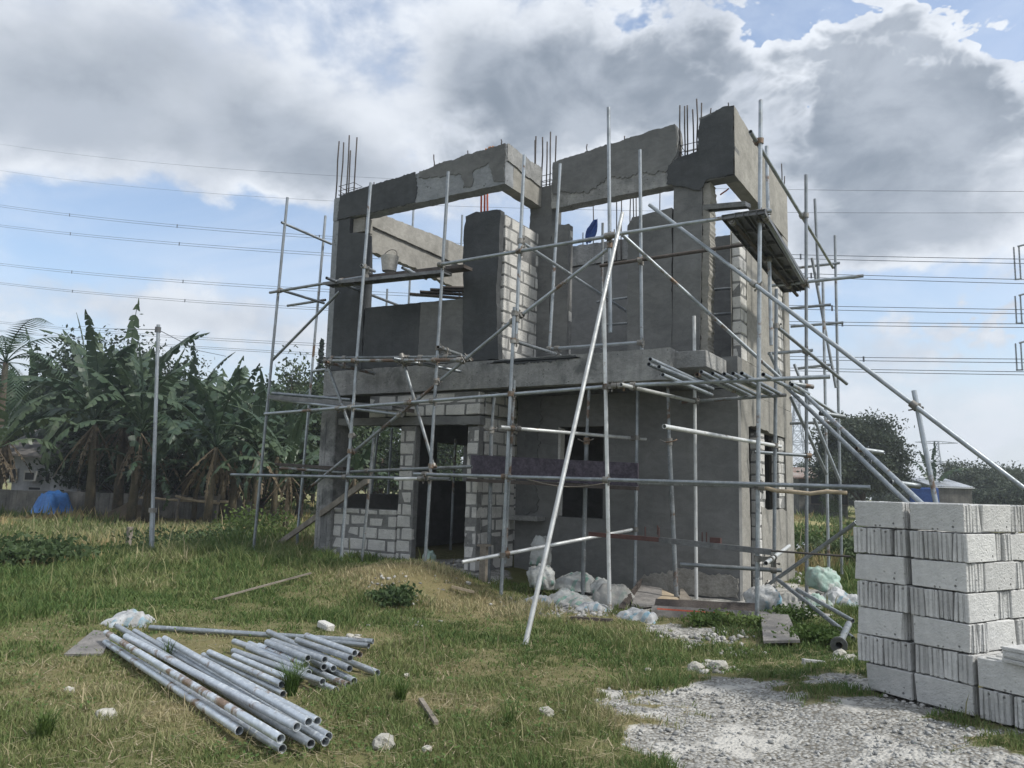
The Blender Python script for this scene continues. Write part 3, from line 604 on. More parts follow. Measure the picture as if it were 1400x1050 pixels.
# left side, ground floor: low wall, opening, pier, small window
w = MB()
for a in (R(10.605, -.1, 12.9, 1.3), R(12.9, -.1, 13.5, 3.015), R(13.5, -.1, 14.7, 1.6), R(13.5, 2.4, 14.7, 3.015), R(14.7, -.1, YK-.17, 3.015), R(10.605, 2.62, 12.9, 3.015)): w.prism(a, XL, XL+.15, 'X')
w.build('left_wall', M['plaster_dim'], house)
blockwall([dict(p0=(-8.9, 13.0), L=2.0, Ht=2.9, T=.15, z0=.1)], label='dim inner block wall seen through the doorway')
# first floor slab and beams -----------------------------------------
boxpart('slab', 'concrete', XL+.16, XR-.16, YA+.205, YK-.17, 3.20, 3.44)
part('slab_edge', 'concrete', [(XL, 3.03, .006), (XS, 3.02, .006), (XS, 3.465, .012), (XL, 3.47, .012)], YA, YA+.2, rag=.006, label='stained front edge of the balcony')
part('slab_edge', 'concrete', [(YA+.202, 3.03), (YB+.0, 3.03), (YB, 3.46, .01), (YA+.202, 3.46, .01)], XS-.2, XS-.002, 'X')
part('plaster_patch', 'fresh', [(-6.6, 3.41, .02), (-6.0, 3.37, .03), (-5.0, 3.40, .02), (-5.1, 3.45, .008), (-6.5, 3.452, .008)], YA-.010, YA-.007, rag=.02, label='black stain on the balcony edge')
part('sill_beam', 'plaster', R(XS+.002, 3.03, XR, 3.495), YB+.002, YB+.25)
part('side_beam', 'warmcon', R(YB+.252, 3.02, YK, 3.49), XR-.2, XR-.002, 'X')
part('side_beam', 'plaster_dim', R(YA+.202, 3.02, YK-.17, 3.47), XL, XL+.15, 'X')
# first floor, front left bay ----------------------------------------
part('front_wall', 'fresh', [(-10.0, 3.475), (-9.265, 3.475), (-9.285, 4.5), (-9.285, 5.2), (-9.36, 5.95, .02), (-9.72, 6.0, .03), (-9.72, 6.285), (-10.0, 6.285)], YA, YA+.2, rag=.008, label='dark freshly plastered strip left of the opening')
boxpart('column', 'pitted', XL, -10.003, YA+.004, YA+.3, 3.475, 6.285)
boxpart('column', 'warmcon', -9.70, -9.42, YA+.06, YA+.28, 6.01, 6.28)
part('front_wall', 'fresh', [(-9.262, 3.475), (-8.05, 3.475), (-8.03, 4.545, .01), (-9.262, 4.565, .015)], YA+.01, YA+.18, rag=.008, label='dark wet plastered wall under the opening')
part('front_wall', 'plaster', [(-8.048, 3.475), (-7.11, 3.475), (-7.11, 4.51, .01), (-8.028, 4.545, .01)], YA+.012, YA+.18, rag=.006, label='drier plastered wall under the opening')
part('front_wall', 'fresh', [(-7.108, 3.475), (-6.44, 3.475), (-6.52, 4.6, .015), (-6.49, 5.3, .015), (-6.48, 5.90, .015), (-6.95, 5.95, .02), (-7.16, 5.90, .02), (-7.19, 5.5, .02)], YA-.004, YA+.12, rag=.02, label='tall dark plastered wall panel')
blockwall([dict(p0=(-6.60, YA+.125), L=1.17, Ht=2.40, T=.15, ax='Y', z0=3.475)], label='bare block return of the tall panel')
blockwall([dict(p0=(-7.1, YA+.125), L=.45, Ht=2.36, T=.06, z0=3.475)])
# top beam of the front left bay
top = part('parapet_beam', 'pitted', [(XL, 6.29), (XA, 6.33), (XA, 7.0, .02), (-7.24, 6.95, .03), (-8.25, 6.84, .03), (-9.54, 6.76, .03), (XL, 6.72, .02)], YA, YA+.25, rag=.012, label='long parapet beam over the left bay')
part('plaster_patch', 'fresh', [(XL+.12, 6.285), (-8.22, 6.315), (-8.19, 6.6, .03), (-8.25, 6.875, .02), (-9.54, 6.785, .02), (-10.0, 6.75, .03)], YA-.018, YA-.001, rag=.02, parent=top)
part('plaster_patch', 'plaster', [(-8.17, 6.75, .04), (-7.3, 6.66, .05), (-7.22, 6.4, .03), (-7.05, 6.4, .03), (-7.03, 6.66, .03), (-6.72, 6.74, .03), (-6.62, 6.4, .02), (-6.43, 6.36), (-6.42, 7.01, .02), (-7.24, 6.965, .02), (-8.16, 6.87, .02)], YA-.014, YA-.001, rag=.025, parent=top)
part('parapet_beam', 'warmcon', [(YA+.252, 6.335), (YB-.002, 6.335), (YB-.002, 7.0, .02), (YA+.252, 7.0, .02)], XA-.22, XA-.002, 'X', rag=.01)
part('plaster_patch', 'concrete', [(YA+.02, 6.72, .02), (YB-.05, 6.68, .02), (YB-.05, 7.01, .02), (YA+.02, 7.01, .02)], XA-.001, XA+.02, 'X', rag=.025)
# recessed right bay --------------------------------------------------
mid = part('column', 'plaster', [(-6.63, 3.475), (-6.205, 3.475), (-6.205, 6.70, .02), (-6.63, 6.68, .02)], YB+.004, YB+.36, rag=.012, label='inner corner column with rebar on top')
part('front_wall', 'plaster', [(-6.203, 3.475), (-5.87, 3.475), (-5.87, 5.95, .02), (-6.203, 5.97, .02)], YB+.002, YB+.06, rag=.006, label='narrow plastered panel left of the balcony doorway')
blockwall([dict(p0=(-6.2, YB+.062), L=.345, Ht=2.48, T=.11, z0=3.475, rag=.04)])
part('front_wall', 'plaster', [(-4.79, 3.475, .02), (-4.052, 3.475), (-4.052, 5.93, .01), (-4.72, 5.88, .02), (-4.80, 5.75, .03)], YB+.002, YB+.16, rag=.015, label='plastered panel right of the balcony doorway')
colr = part('column', 'plaster', [(-4.05, 3.475), (-3.62, 3.475), (-3.56, 6.27), (-3.56, 6.70, .02), (-3.97, 6.70, .02), (-4.02, 6.29)], YB+.004, YB+.38, label='plastered column beside the corner window')
part('plaster_patch', 'warmcon', [(-3.61, 3.5, .02), (-3.50, 3.5, .02), (-3.44, 6.25, .02), (-3.555, 6.25)], YB+.03, YB+.32, rag=.02)
bt = part('parapet_beam', 'concrete', [(-6.203, 6.27), (-4.053, 6.30), (-3.975, 6.31), (-3.985, 6.72, .01), (-3.955, 7.0, .02), (-3.985, 7.29, .02), (-5.17, 7.19, .02), (-6.203, 7.08, .02)], YB, YB+.24, rag=.012, label='long parapet beam over the right bay')
part('plaster_patch', 'plaster', [(-6.19, 6.55, .05), (-5.5, 6.42, .06), (-5.2, 6.62, .05), (-4.5, 6.58, .05), (-4.12, 6.55, .03), (-3.99, 6.75), (-3.965, 7.0, .01), (-3.995, 7.30, .015), (-5.17, 7.205, .015), (-6.19, 7.095, .015)], YB-.018, YB-.001, rag=.03, parent=bt)
part('plaster_patch', 'fresh', [(-4.13, 6.32, .02), (-3.58, 6.12, .04), (-3.5, 6.26), (XR-.02, 6.28), (XR-.004, 7.36), (-3.2, 7.40, .02), (-3.57, 7.28, .02), (-3.62, 7.0, .02), (-3.62, 6.76, .01), (-3.96, 6.70, .02), (-4.1, 6.62, .03)], YB-.032, YB-.019, rag=.02, label='dark wet patch of fresh plaster at the corner')
part('parapet_beam', 'plaster', [(-3.555, 6.255), (XR-.003, 6.265), (XR-.003, 7.385), (-3.2, 7.40, .02), (-3.60, 7.31, .02), (-3.61, 6.9, .01), (-3.555, 6.72)], YB-.018, YB+.24, rag=.008)
part('parapet_beam', 'warmcon', [(YB-.018, 6.27, .005), (12.8, 6.3), (YK, 6.3), (YK, 7.36, .02), (12.5, 7.34, .02), (11.75, 7.36, .02), (YB-.018, 7.385)], XR-.22, XR, 'X', label='smooth plastered parapet on the sunlit right side')
# upper right side wall
blockwall([dict(p0=(XR-.15, YB+.26), L=.36, Ht=2.0, T=.146, ax='Y', bl=.36, z0=3.492)], label='strip of bare blocks at the right corner')
part('side_wall', 'warmcon', [(11.9-.27, 3.492), (14.0, 3.492), (14.0, 5.5), (11.9-.27, 5.5)], XR-.15, XR-.148, 'X')
part('side_wall', 'warmcon', [(11.98, 3.492), (14.0, 3.492), (14.0, 5.45, .02), (12.0, 5.5, .02)], XR-.147, XR, 'X', rag=.01)
blockwall([dict(p0=(XR-.15, 14.02), L=.56, Ht=1.95, T=.14, ax='Y', z0=3.492)])
boxpart('column', 'warmcon', XR-.32, XR-.003, 14.62, YK, 3.492, 6.295)
# upper left side and back
part('left_beam', 'warmcon', [(10.52, 6.42), (14.75, 6.42), (14.75, 6.92, .02), (10.52, 6.70, .02)], XL+.01, XL+.22, 'X', rag=.008)
part('left_wall', 'warmcon', [(10.6, 5.92, .04), (12.4, 5.96, .05), (14.75, 5.86, .04), (14.75, 6.418), (10.52, 6.418)], XL+.03, XL+.17, 'X', rag=.03)
part('left_wall', 'plaster', [(10.45, 3.475), (14.7, 3.475), (14.7, 4.25, .03), (10.45, 4.3, .03)], XL, XL+.14, 'X', rag=.02)
boxpart('column', 'warmcon', XL, XL+.35, 14.76, YK, 3.475, 6.9)
bk = MB(); bk.prism([(XL+.36, 3.475), (-4.5, 3.475), (-4.5, 6.35, .03), (-5.6, 6.3, .03), (XL+.36, 6.3, .03)], YK-.2, YK-.02, rag=.02); bk.build('back_wall', M['plaster_dim'], house)
part('back_wall', 'plaster', [(-4.498, 3.475), (XR-.33, 3.475), (XR-.33, 6.55, .03), (-4.498, 6.5, .03)], YK-.22, YK-.03, rag=.02)
part('parapet_beam', 'concrete', [(XL+.36, 6.32), (-5.62, 6.32), (-5.62, 6.75, .02), (XL+.36, 6.8, .02)], YK-.23, YK-.02, rag=.012)
bcol = boxpart('column', 'concrete', -5.6, -5.25, YK-.3, YK-.19, 3.475, 6.5)
blockwall([dict(p0=(-5.9, YK-.26), L=.28, Ht=2.9, T=.05, z0=3.475)])
blockwall([dict(p0=(-5.2, YK-.26), L=.3, Ht=2.9, T=.05, z0=3.475)])
# rebar sticking out of the columns, each bar on its own ---------------
def bar(parent, base, top, r=.013, mat='rebar'):
    b = Vector(base); t_ = Vector(top); k = [b.lerp(t_, i/3)+Vector((random.uniform(-.008, .008), random.uniform(-.008, .008), 0))*(i not in (0,)) for i in range(4)]
    return MB().path(k, r, 6).build('rebar', M[mat], parent)
def stirrup(parent, x0, x1, y0, y1, z):
    MB().path([(x0, y0, z), (x1, y0, z+.01), (x1, y1, z), (x0, y1, z-.01), (x0, y0, z+.012)], .006, 5).build('stirrup', M['rebar'], parent)
lcol = [o for o in house.children if o.name.startswith('column')][0]
for px, py, dy in ((463.5, 193, .06), (470, 194.5, .24), (478, 185, .06), (479.5, 206, .3), (488, 188, .24)):
    p = onY(px, py, YA+dy); bar(lcol, (p.x, p.y, 6.7), p)
for k, z in enumerate((6.80, 6.88, 6.97)): stirrup(lcol, -10.1, -9.72, YA+.05, YA+.27, z)
for px, py, dy in ((733, 186, .1), (731.5, 192, .3), (742, 187.5, .06), (748, 194, .3), (753, 180, .08), (760, 186, .28)):
    p = onY(px, py, YB+dy); bar(mid, (p.x, p.y, 6.65), p)
for z in (6.74, 6.82, 6.92): stirrup(mid, -6.55, -6.25, YB+.06, YB+.3, z)
for px, py, dy in ((930, 144, .08), (936, 145, .28), (939.5, 144.5, .08), (947.5, 149.5, .28), (953, 135, .08), (959, 141, .28)):
    p = onY(px, py, YB+dy); bar(colr, (p.x, p.y, 6.66), p)
for z in (6.76, 6.84, 6.95): stirrup(colr, -3.93, -3.6, YB+.06, YB+.3, z)
for px, py in ((843.5, 268), (850, 270), (862, 262), (866, 270), (870, 268)):
    p = onY(px, py, YK-.25); bar(bcol, (p.x, p.y, 6.3), p)
for px, py0, py1 in ((902, 262, 290), (811, 276, 330), (797, 318, 340)):
    p = onY(px, py0, YK-.1); q = onY(px, py1+8, YK-.1); bar(bcol, q, p, .012)
for z in (6.45, 6.6): stirrup(bcol, -5.55, -5.2, YK-.32, YK-.1, z)
rc = boxpart('column', 'plaster', -8.95, -8.6, 13.5, 13.85, 3.475, 6.5)
for px in (658, 662.5, 666.5): p = onY(px, 256, 13.6); q = onY(px, 300, 13.6); bar(rc, q, p, .022, 'redrebar')
for px, py, base in ((593.5, 211.5, 230), (640, 206, 216), (685.5, 190.5, 200), (511, 249, 258)): bar(top, onY(px, base, YA+.1), onY(px, py, YA+.1), .01)
for px, py, base in ((802.5, 197, 212), (853.5, 186, 198), (972, 148, 160), (996, 140.5, 152)): bar(bt, onY(px, base, YB+.1), onY(px, py, YB+.1), .01)
for px, py, base in ((1069, 224, 262), (1072.5, 241, 268)): bar(bt, onX(px, base, XR-.1), onX(px, py, XR-.1), .012)
bar(colr, onY(996, 258, YB+.6), onY(985, 266, YB+.3), .012, 'redrebar')
# ------------------------------------------------------------------ scaffolding: one clamped frame of pipes
scaf = thing('scaffolding', (-5.5, 9.3, 0), 'galvanised pipe scaffolding clamped together around the grey house shell', 'scaffolding')
PIPES = []
PR = .0255
def pipe(name, a, b, mat='pipe', r=PR, ext=0., label=None):
    p = pt(*a); q = pt(*b); d = (q-p).normalized(); q = q+d*ext
    o = MB().tube(p, q, r, 12, True).build(name, M[mat], scaf, fix=False); PIPES.append((p, q, o))
    if label: o['label'] = label
    return p, q
def foot(a, x, y, Y):               # lower end of a standard: on its pixel, at depth Y, sunk a little into the soil
    return (x, y, 'Y', Y)
FY = 9.3
st = lambda x0, y0, x1, y1, Y0, Y1=None, mat='pipe', **k: pipe('standard', (x0, y0, 'Y', Y0), (x1, y1, 'Y', Y1 or Y0), mat, **k)
st(393, 270, 346, 757, 9.85, ext=.1); st(445, 295, 405, 752, 10.9, ext=.1)
st(507, 250, 466, 770, FY, ext=.1); st(512, 590, 494, 776, 9.75, mat='pipe_old', ext=.1)
st(613, 235, 580, 787, FY, ext=.1); st(717, 212, 705, 470, 9.25); st(703.5, 420, 684.5, 825, 9.18, ext=.12)
st(703, 520, 690, 770, 9.3, mat='pipe_old'); st(766, 224, 751, 482, 10.55)
st(832, 147, 834.5, 455, FY); st(825.5, 395, 833.5, 833, 9.22, mat='pipe_white', ext=.1)
st(875, 205, 877.5, 480, 10.55); st(872, 512, 868, 808, 10.9, ext=.05)
st(949, 432, 952, 814, 11.05, mat='pipe_white', ext=.05); st(1040, 137, 1035, 842, 9.6, ext=.1)
st(1048, 200, 1054.5, 472, 11.0); st(1061.5, 395, 1058, 815, 11.35)
st(1102, 239, 1103, 815, 12.4); st(1114, 272, 1119.5, 390, 14.7); st(1125, 383, 1133, 778, 14.6)
st(1141.5, 322, 1151, 785, 15.3)
st(565.5, 284, 558, 430, 14.0); st(632, 294, 627, 440, 16.2); st(967.5, 248, 966, 490, 12.9); st(824, 305, 822, 478, 13.2, mat='pipe_old')
st(529.5, 395, 528, 425, 14.3); st(517, 590, 505, 700, 12.3, mat='pipe_old'); st(536, 585, 529, 700, 12.8, mat='pipe_old'); st(623, 600, 616, 752, 12.0, mat='pipe_old')
ld = lambda x0, y0, x1, y1, Y0, Y1=None, mat='pipe', **k: pipe('ledger', (x0, y0, 'Y', Y0), (x1, y1, 'Y', Y1 or Y0), mat, **k)
LY = FY-.065
ld(316, 649, 615, 655, LY-.0); ld(566, 648, 1190, 666.5, LY-.062); ld(383, 640, 480, 646.5, 9.95, mat='pipe_old'); ld(478, 645, 645, 638, 9.7, 9.5, 'pipe_old'); ld(872, 660, 1037, 664.5, 9.75, mat='pipe_old')
ld(362, 566, 850, 527, LY); ld(840, 527.5, 1135, 515, LY-.064, 9.5)
ld(369, 400, 500, 378, 9.79, 9.5); ld(600, 362, 838, 322, LY); ld(825, 323, 1055, 288, LY-.064, 9.53)
ld(393, 418, 445, 410, 10.97, mat='pipe_old'); ld(930, 771.5, 1069, 780, 9.67, 9.9, 'pipe_old'); ld(751, 477, 879, 468, 10.48)
pipe('ledger', (820, 363.5, 'Y', 10.3), (1068, 327, 'Y', 10.9), 'darkwood', r=.026, label='dark wooden pole among the pipes')
ld(446, 493.5, 632, 492, LY, mat='pipe_old'); ld(446, 489.5, 640, 488, 9.5, mat='pipe_old'); ld(372, 537.5, 480, 546.5, 9.78, 9.6); ld(375, 546, 548, 567, 9.76, 9.4); ld(428, 507.5, 446, 505, 10.9)
ld(540, 655, 580, 654, 9.17, 9.17, 'pipe_white')
PIPES.append((lambda m, P: (P[0], P[-1], m.path(P, .024, 9).build('ledger', M['palewood'], scaf, fix=False)))(MB(), [onY(x, y, 9.55) for x, y in ((1042, 666), (1062, 671), (1085, 672.5), (1108, 675), (1130, 672), (1158, 674))])); PIPES[-1][2]['label'] = 'crooked pale wooden pole tied under the low ledger'
# ledgers that run back along the right side
sx = lambda x0, y0, X0, x1, y1, X1, mat='pipe', nm='ledger', **k: pipe(nm, (x0, y0, 'X', X0), (x1, y1, 'X', X1), mat, **k)
pipe('ledger', (1026, 180, 'Y', 9.3), (1139, 366, 'Y', 15.3))
pipe('ledger', (1043, 292, 'Y', 9.4), (1101, 392, 'Y', 12.5)); pipe('ledger', (1000, 302, 'Y', 9.4), (1090, 404, 'Y', 12.9), 'darkwood')
pipe('ledger', (930, 550, 'Y', 11.15), (1075, 540, 'Y', 11.15), 'pipe_old')
# transoms across the scaffold
tr = lambda x0, y0, Y0, x1, y1, Y1, mat='pipe', **k: pipe('transom', (x0, y0, 'Y', Y0), (x1, y1, 'Y', Y1), mat, **k)
tr(684.5, 584, 8.98, 883, 600.5, 11.2, 'pipe_white'); tr(908, 583, 7.9, 1067, 610.5, 11.6, 'pipe_white'); tr(632, 768.5, 8.75, 871, 723, 10.95, 'pipe_white')
tr(849, 526, 8.9, 952, 549.5, 11.1, 'pipe_white'); tr(702, 466, 9.2, 766, 486, 10.6); tr(385, 304, 9.78, 453, 333.5, 11.0)
tr(384, 396.5, 9.78, 443, 414.5, 10.95); tr(446.5, 380, 9.1, 551, 420, 12.0); tr(494, 363, 9.2, 512, 371, 9.9); tr(550, 366, 9.2, 583, 381, 9.9)
tr(546, 304.5, 13.5, 634, 351, 16.1); tr(713, 331, 9.3, 858, 427, 12.3); tr(599, 474.5, 9.2, 632, 486, 10.15, 'pipe_old'); tr(538, 490, 9.1, 630, 508, 10.15)
tr(446, 495, 9.15, 512, 511, 10.15, 'pipe_old')
tr(1050, 391, 12.33, 1180.5, 377, 12.33); tr(1092, 366, 15.3, 1148, 359.5, 15.24); tr(1066, 423, 14.5, 1136, 416.5, 14.53); tr(1081, 446.5, 15.2, 1153, 441, 15.24)
tr(1050, 483.5, 12.4, 1111, 479, 12.33); tr(1090, 504, 14.6, 1136, 498.5, 14.53); tr(1032, 618, 11.9, 1106, 623, 12.33); tr(1080, 579, 14.5, 1146, 577, 14.53, 'pipe_old')
tr(816, 413, 14.3, 858, 407, 14.3, 'pipe_old'); tr(816, 445, 14.3, 858, 442, 14.3, 'pipe_old'); tr(963, 397, 13.5, 1003, 394, 13.5, 'pipe_old'); tr(967, 431, 13.5, 1003, 428, 13.5, 'pipe_old')
tr(1047, 770, 9.2, 1079, 746.5, 11.6, 'pipe_white')
# braces
br = lambda x0, y0, Y0, x1, y1, Y1, mat='pipe', **k: pipe('brace', (x0, y0, 'Y', Y0), (x1, y1, 'Y', Y1), mat, **k)
br(464, 399, 9.92, 372, 493, 9.92); br(446, 495, 9.36, 483, 596, 9.36, 'pipe_old'); br(549, 486, 9.37, 594, 641, 9.37, 'pipe_old'); br(427, 664, 9.42, 598, 524, 9.37, 'pipe_old'); br(597, 524, 9.37, 700, 439, 9.33)
br(713, 431, 9.33, 834, 338, 9.37); br(851, 321, 9.4, 1070, 520, 11.2, 'pipe'); br(888, 280, 9.75, 1400, 668, 8.9, label='long raking pipe that props the frame from the right')
br(1062, 446.5, 11.4, 1158, 525, 12.6); br(1052, 482, 11.5, 1068, 517, 11.7); br(1086, 498, 13.4, 1107, 552, 13.4); br(1110, 353, 14.78, 1143, 530, 14.7, 'pipe_old')
br(1081, 543, 12.4, 1130, 648, 13.4); br(1113, 572, 13.8, 1148, 657, 14.2); br(1094, 534, 12.0, 1153, 572, 12.6); br(1171, 714, 10.1, 1051, 799, 11.2, label='short brace that slopes down to the right corner')
p, q = onY(1249.5, 534, 9.25), onY(1280, 690, 9.15); q = q+(q-p)*(q.z-h1(q.x, q.y))/(p.z-q.z)
o = MB().tube(p, q, PR, 12, True).build('standard', M['pipe'], scaf, fix=False); o['label'] = 'leaning post that holds the raking pipe'; PIPES.append((p, q, o))
# couplers wherever two pipes touch
def couplers():
    n = 0; c = []
    for i in range(len(PIPES)):
        for j in range(i):
            p1, q1, _ = PIPES[i]; p2, q2, _ = PIPES[j]; d1 = q1-p1; d2 = q2-p2; r = p1-p2
            a, e, f, b_, c_ = d1.dot(d1), d2.dot(d2), d2.dot(r), d1.dot(d2), d1.dot(r); den = a*e-b_*b_
            if den < 1e-3*a*e: continue
            s_ = min(1, max(0, (b_*f-c_*e)/den)); t_ = min(1, max(0, (b_*s_+f)/e)); s_ = min(1, max(0, (b_*t_-c_)/a))
            A, B = p1+d1*s_, p2+d2*t_; c.append(((A-B).length, A, B, d1.normalized(), d2.normalized()))
    c = sorted((k for k in c if k[0] < .17), key=lambda k: (k[1]-C0).length)
    for dist, A, B, u, v in c[:99]:
        m = MB(); m.tube(A-u*.035, A+u*.035, .041, 10); m.tube(B-v*.035, B+v*.035, .041, 10); w = (B-A)
        if w.length < .02: w = u.cross(v)*.05
        w.normalize(); s2 = w.orthogonal().normalized(); mid_ = (A+B)/2
        m.obox(mid_, w*max(.03, dist/2), u*.018, w.cross(u).normalized()*.03)
        k = w.cross(u).normalized(); m.tube(mid_-k*.075+u*.03, mid_+k*.075+u*.03, .008, 6); m.tube(mid_+k*.05+u*.03, mid_+k*.07+u*.03, .016, 6)
        m.build('coupler', M['coupler'], scaf, fix=False)
couplers()
# decks -----------------------------------------------------------------
def deck(p, q, w, t, mat, side=None, label=None, lips=True, name='deck_plank'):
    m = MB(); p = Vector(p); q = Vector(q); d = q-p; sd = Vector(side).normalized() if side else Vector((0, 0, 1)).cross(d).normalized(); n = d.normalized().cross(sd)
    if n.z < 0: n = -n
    m.plank(p, q, w, .006 if lips else t, sd)
    if lips:
        for s_ in (-1, 1): m.obox((p+q)/2+sd*s_*w/2-n*t/2, d/2, sd*.004, n*t/2)
        k = int(d.length/.5)
        for i in range(k+1): m.obox(p+d*(i/k)*.98+d*.01-n*t*.45, d.normalized()*.012, sd*w*.48, n*t*.4)
    o = m.build(name, M[mat], scaf)
    if label: o['label'] = label
    return o
for (x0, y0, x1, y1, w_) in ((1001, 292, 1083, 396, .26), (1019, 289, 1092, 394.5, .26), (1034, 287.5, 1097.5, 391, .2)):
    deck(onY(x0, y0, 9.35), onY(x1, y1, 12.75), w_, .055, 'steel')
deck(onY(965, 282, 9.5), onY(1022, 277, 9.5), .26, .06, 'steel', (0, 1, .2), 'steel plank laid across the end of the high deck')
for (x0, y0, x1, y1, Yd, w, mt) in ((448, 388, 612, 371, 9.5, .22, 'steel'), (470, 384, 640, 366, 9.75, .24, 'darkwood'), (500, 379, 630, 364, 10.0, .2, 'steel')):
    deck(onY(x0, y0, Yd), onY(x1, y1, Yd), w, .05, mt, lips=mt == 'steel')
deck(onY(376, 541, 9.82), onY(545, 556, 9.7), .3, .07, 'steel', label='steel plank of the low left deck')
deck(onY(470, 551, 9.95), onY(560, 561, 10.05), .28, .06, 'darkwood', lips=False)
deck(onY(383, 635, 10.2), onY(476, 641, 10.0), .24, .05, 'darkwood', lips=False)
deck(onY(450, 491, 9.75), onY(640, 490, 9.6), .26, .04, 'darkwood', lips=False)
for k in range(4):
    p = onY(560+k*14, 402-k*3, 12.6+k*.1); deck(p, p+Vector((1.2, .9, -.05+.03*k)), .16, .03, 'darkwood', lips=False, name='deck_board')
# loose pipes laid on the deck above the porch ----------------------------
def loose(name, p, q, label, cat, group=None, mat='pipe', r=PR, seg=14):
    p = Vector(p); q = Vector(q); o = MB().tube(p, q, r, seg, True).build(name, M[mat], None, origin=(p+q)/2, fix=False); return tag(o, label, cat, group)
DK = [((889, 491), 8.75, 2.9, 'upper of the two pipes that stick out farthest left on the pipe deck'), ((887, 498), 8.75, 2.3, 'lowest pipe that sticks out farthest left on the pipe deck'), ((901, 501.5), 8.85, 2.3, 'third pipe at the left edge of the pipe deck'), ((906, 512.5), 8.85, 2.1, 'short low pipe at the left end of the pipe deck'),
      ((953, 512), 8.95, 2.2, 'first pipe of the tight row on the pipe deck, right of the gap'), ((958.5, 508.5), 9.0, 2.3, 'second pipe of the tight row on the pipe deck'), ((974, 510.5), 9.0, 2.2, 'third pipe of the tight row on the pipe deck'), ((990, 511.5), 9.05, 2.3, 'fourth pipe of the tight row on the pipe deck'), ((1002, 510.5), 9.1, 2.2, 'fifth pipe of the tight row on the pipe deck'), ((1014, 510.5), 9.1, 2.3, 'sixth pipe of the tight row on the pipe deck, left of the tall standard'), ((1043.5, 512), 9.1, 2.2, 'last pipe of the pipe deck, right of the tall standard'), ((1082.5, 526), 9.6, 1.0, 'stub of pipe at the head of the sloping pipe pair')]
for (px, py), Yd, L, lab in DK:
    p = onY(px, py, Yd); loose('deck_pipe', p, p+Vector((random.uniform(-.05, .05), L, random.uniform(-.03, .02))), 'galvanised '+lab, 'pipe', 'pipes laid out as a deck over the porch')
# sloping pair of pipes with stubs across, on the right
p0, q0 = onY(1074, 528, 10.6), onY(1238, 686, 8.5); d = q0-p0; q0 = q0+d*.9
lad = thing('pipe_ladder', (q0.x, q0.y, 0), 'sloping pair of galvanised pipes with short rusty stubs across, right of the house', 'pipe ladder')
off = Vector((.075, .04, .05))
MB().tube(p0, q0, PR, 12, True).build('rail', M['pipe'], lad, fix=False); MB().tube(p0+off, q0+off, PR, 12, True).build('rail', M['pipe'], lad, fix=False)
for px, py, Yd in ((1080, 524, 10.3), (1121, 565, 9.95), (1171, 614, 9.4), (1218, 659.5, 8.75)):
    a = onY(px, py, Yd); MB().tube(a, a+Vector((.24, .22, -.03)), .029, 12, True).build('rung', M['pipe_old'], lad, fix=False)
# shoring props under the balcony --------------------------------------------
PROP = []
def prop(x0, y0, x1, y1, xc, yc, Y, label, tub=True):
    a, b, c = onY(x0, y0, Y), onY(x1, y1, Y), onY(xc, yc, Y); b.z = h1(b.x, b.y) if b.z < .3 else b.z
    a.z = min(a.z, 3.015); r = thing('shoring_prop', b, label, 'prop', 'adjustable props under the balcony')
    MB().tube(b, c, .032, 12, True).build('outer_tube', M['pipe_old'], r, fix=False); m = MB().tube(c, a, .024, 12)
    m.build('inner_tube', M['pipe_old'], r, fix=False); MB().tube(c-Vector((0, 0, .05)), c+Vector((0, 0, .05)), .045, 12).build('collar', M['coupler'], r, fix=False)
    MB().path([c+Vector((-.12, -.05, .03)), c+Vector((-.03, -.06, -.01)), c+Vector((.07, -.06, 0)), c+Vector((.13, -.04, .03))], .009, 6).build('handle', M['coupler'], r, fix=False)
    MB().box(a.x-.07, a.x+.07, a.y-.07, a.y+.07, a.z-.012, a.z-.004).build('head_plate', M['steel'], r); MB().box(b.x-.07, b.x+.07, b.y-.07, b.y+.07, b.z, b.z+.01).build('base_plate', M['steel'], r)
prop(676.5, 537, 668, 792, 672, 588, 9.95, 'grey adjustable prop left of the doubled standard, its foot behind a wooden post')
prop(805.5, 531, 797, 786, 802, 603, 10.35, 'grey adjustable prop in front of the dark porch window')
prop(913, 528, 925, 818, 915, 604, 10.6, 'grey adjustable prop in front of the blank right wall, open collar handle')
# ------------------------------------------------------------------ leaning and hanging things at the house
a, b = onY(851, 291, 9.0), onZ(718, 882, .02)
tag(MB().tube(a, b, PR, 14, True).build('leaning_pole', M['pipe_white'], None, origin=b, fix=False), 'long cement-smeared pole that leans from the grass up to the top ledger', 'pole')
m = MB(); a, b = onY(504, 656, 9.55), onZ(366, 754, .1); m.plank(a, b, .11, .04, (0, 0, 1)); tag(m.build('leaning_plank', M['wood'], None, origin=b), 'grey wooden plank that leans from the grass to the left opening', 'plank')
m = MB(); a, b = onY(662, 745, 9.6), onY(660, 812, 9.6); b.z = h1(b.x, b.y)-.05; m.plank(b, a, .1, .07, (1, 0, 0)); m.plank(a+Vector((-.1, 0, -.01)), a+Vector((.1, 0, 0)), .08, .03); tag(m.build('wooden_post', M['wood'], None, origin=b), 'short brown wooden post in front of the block wall by the doorway', 'post')
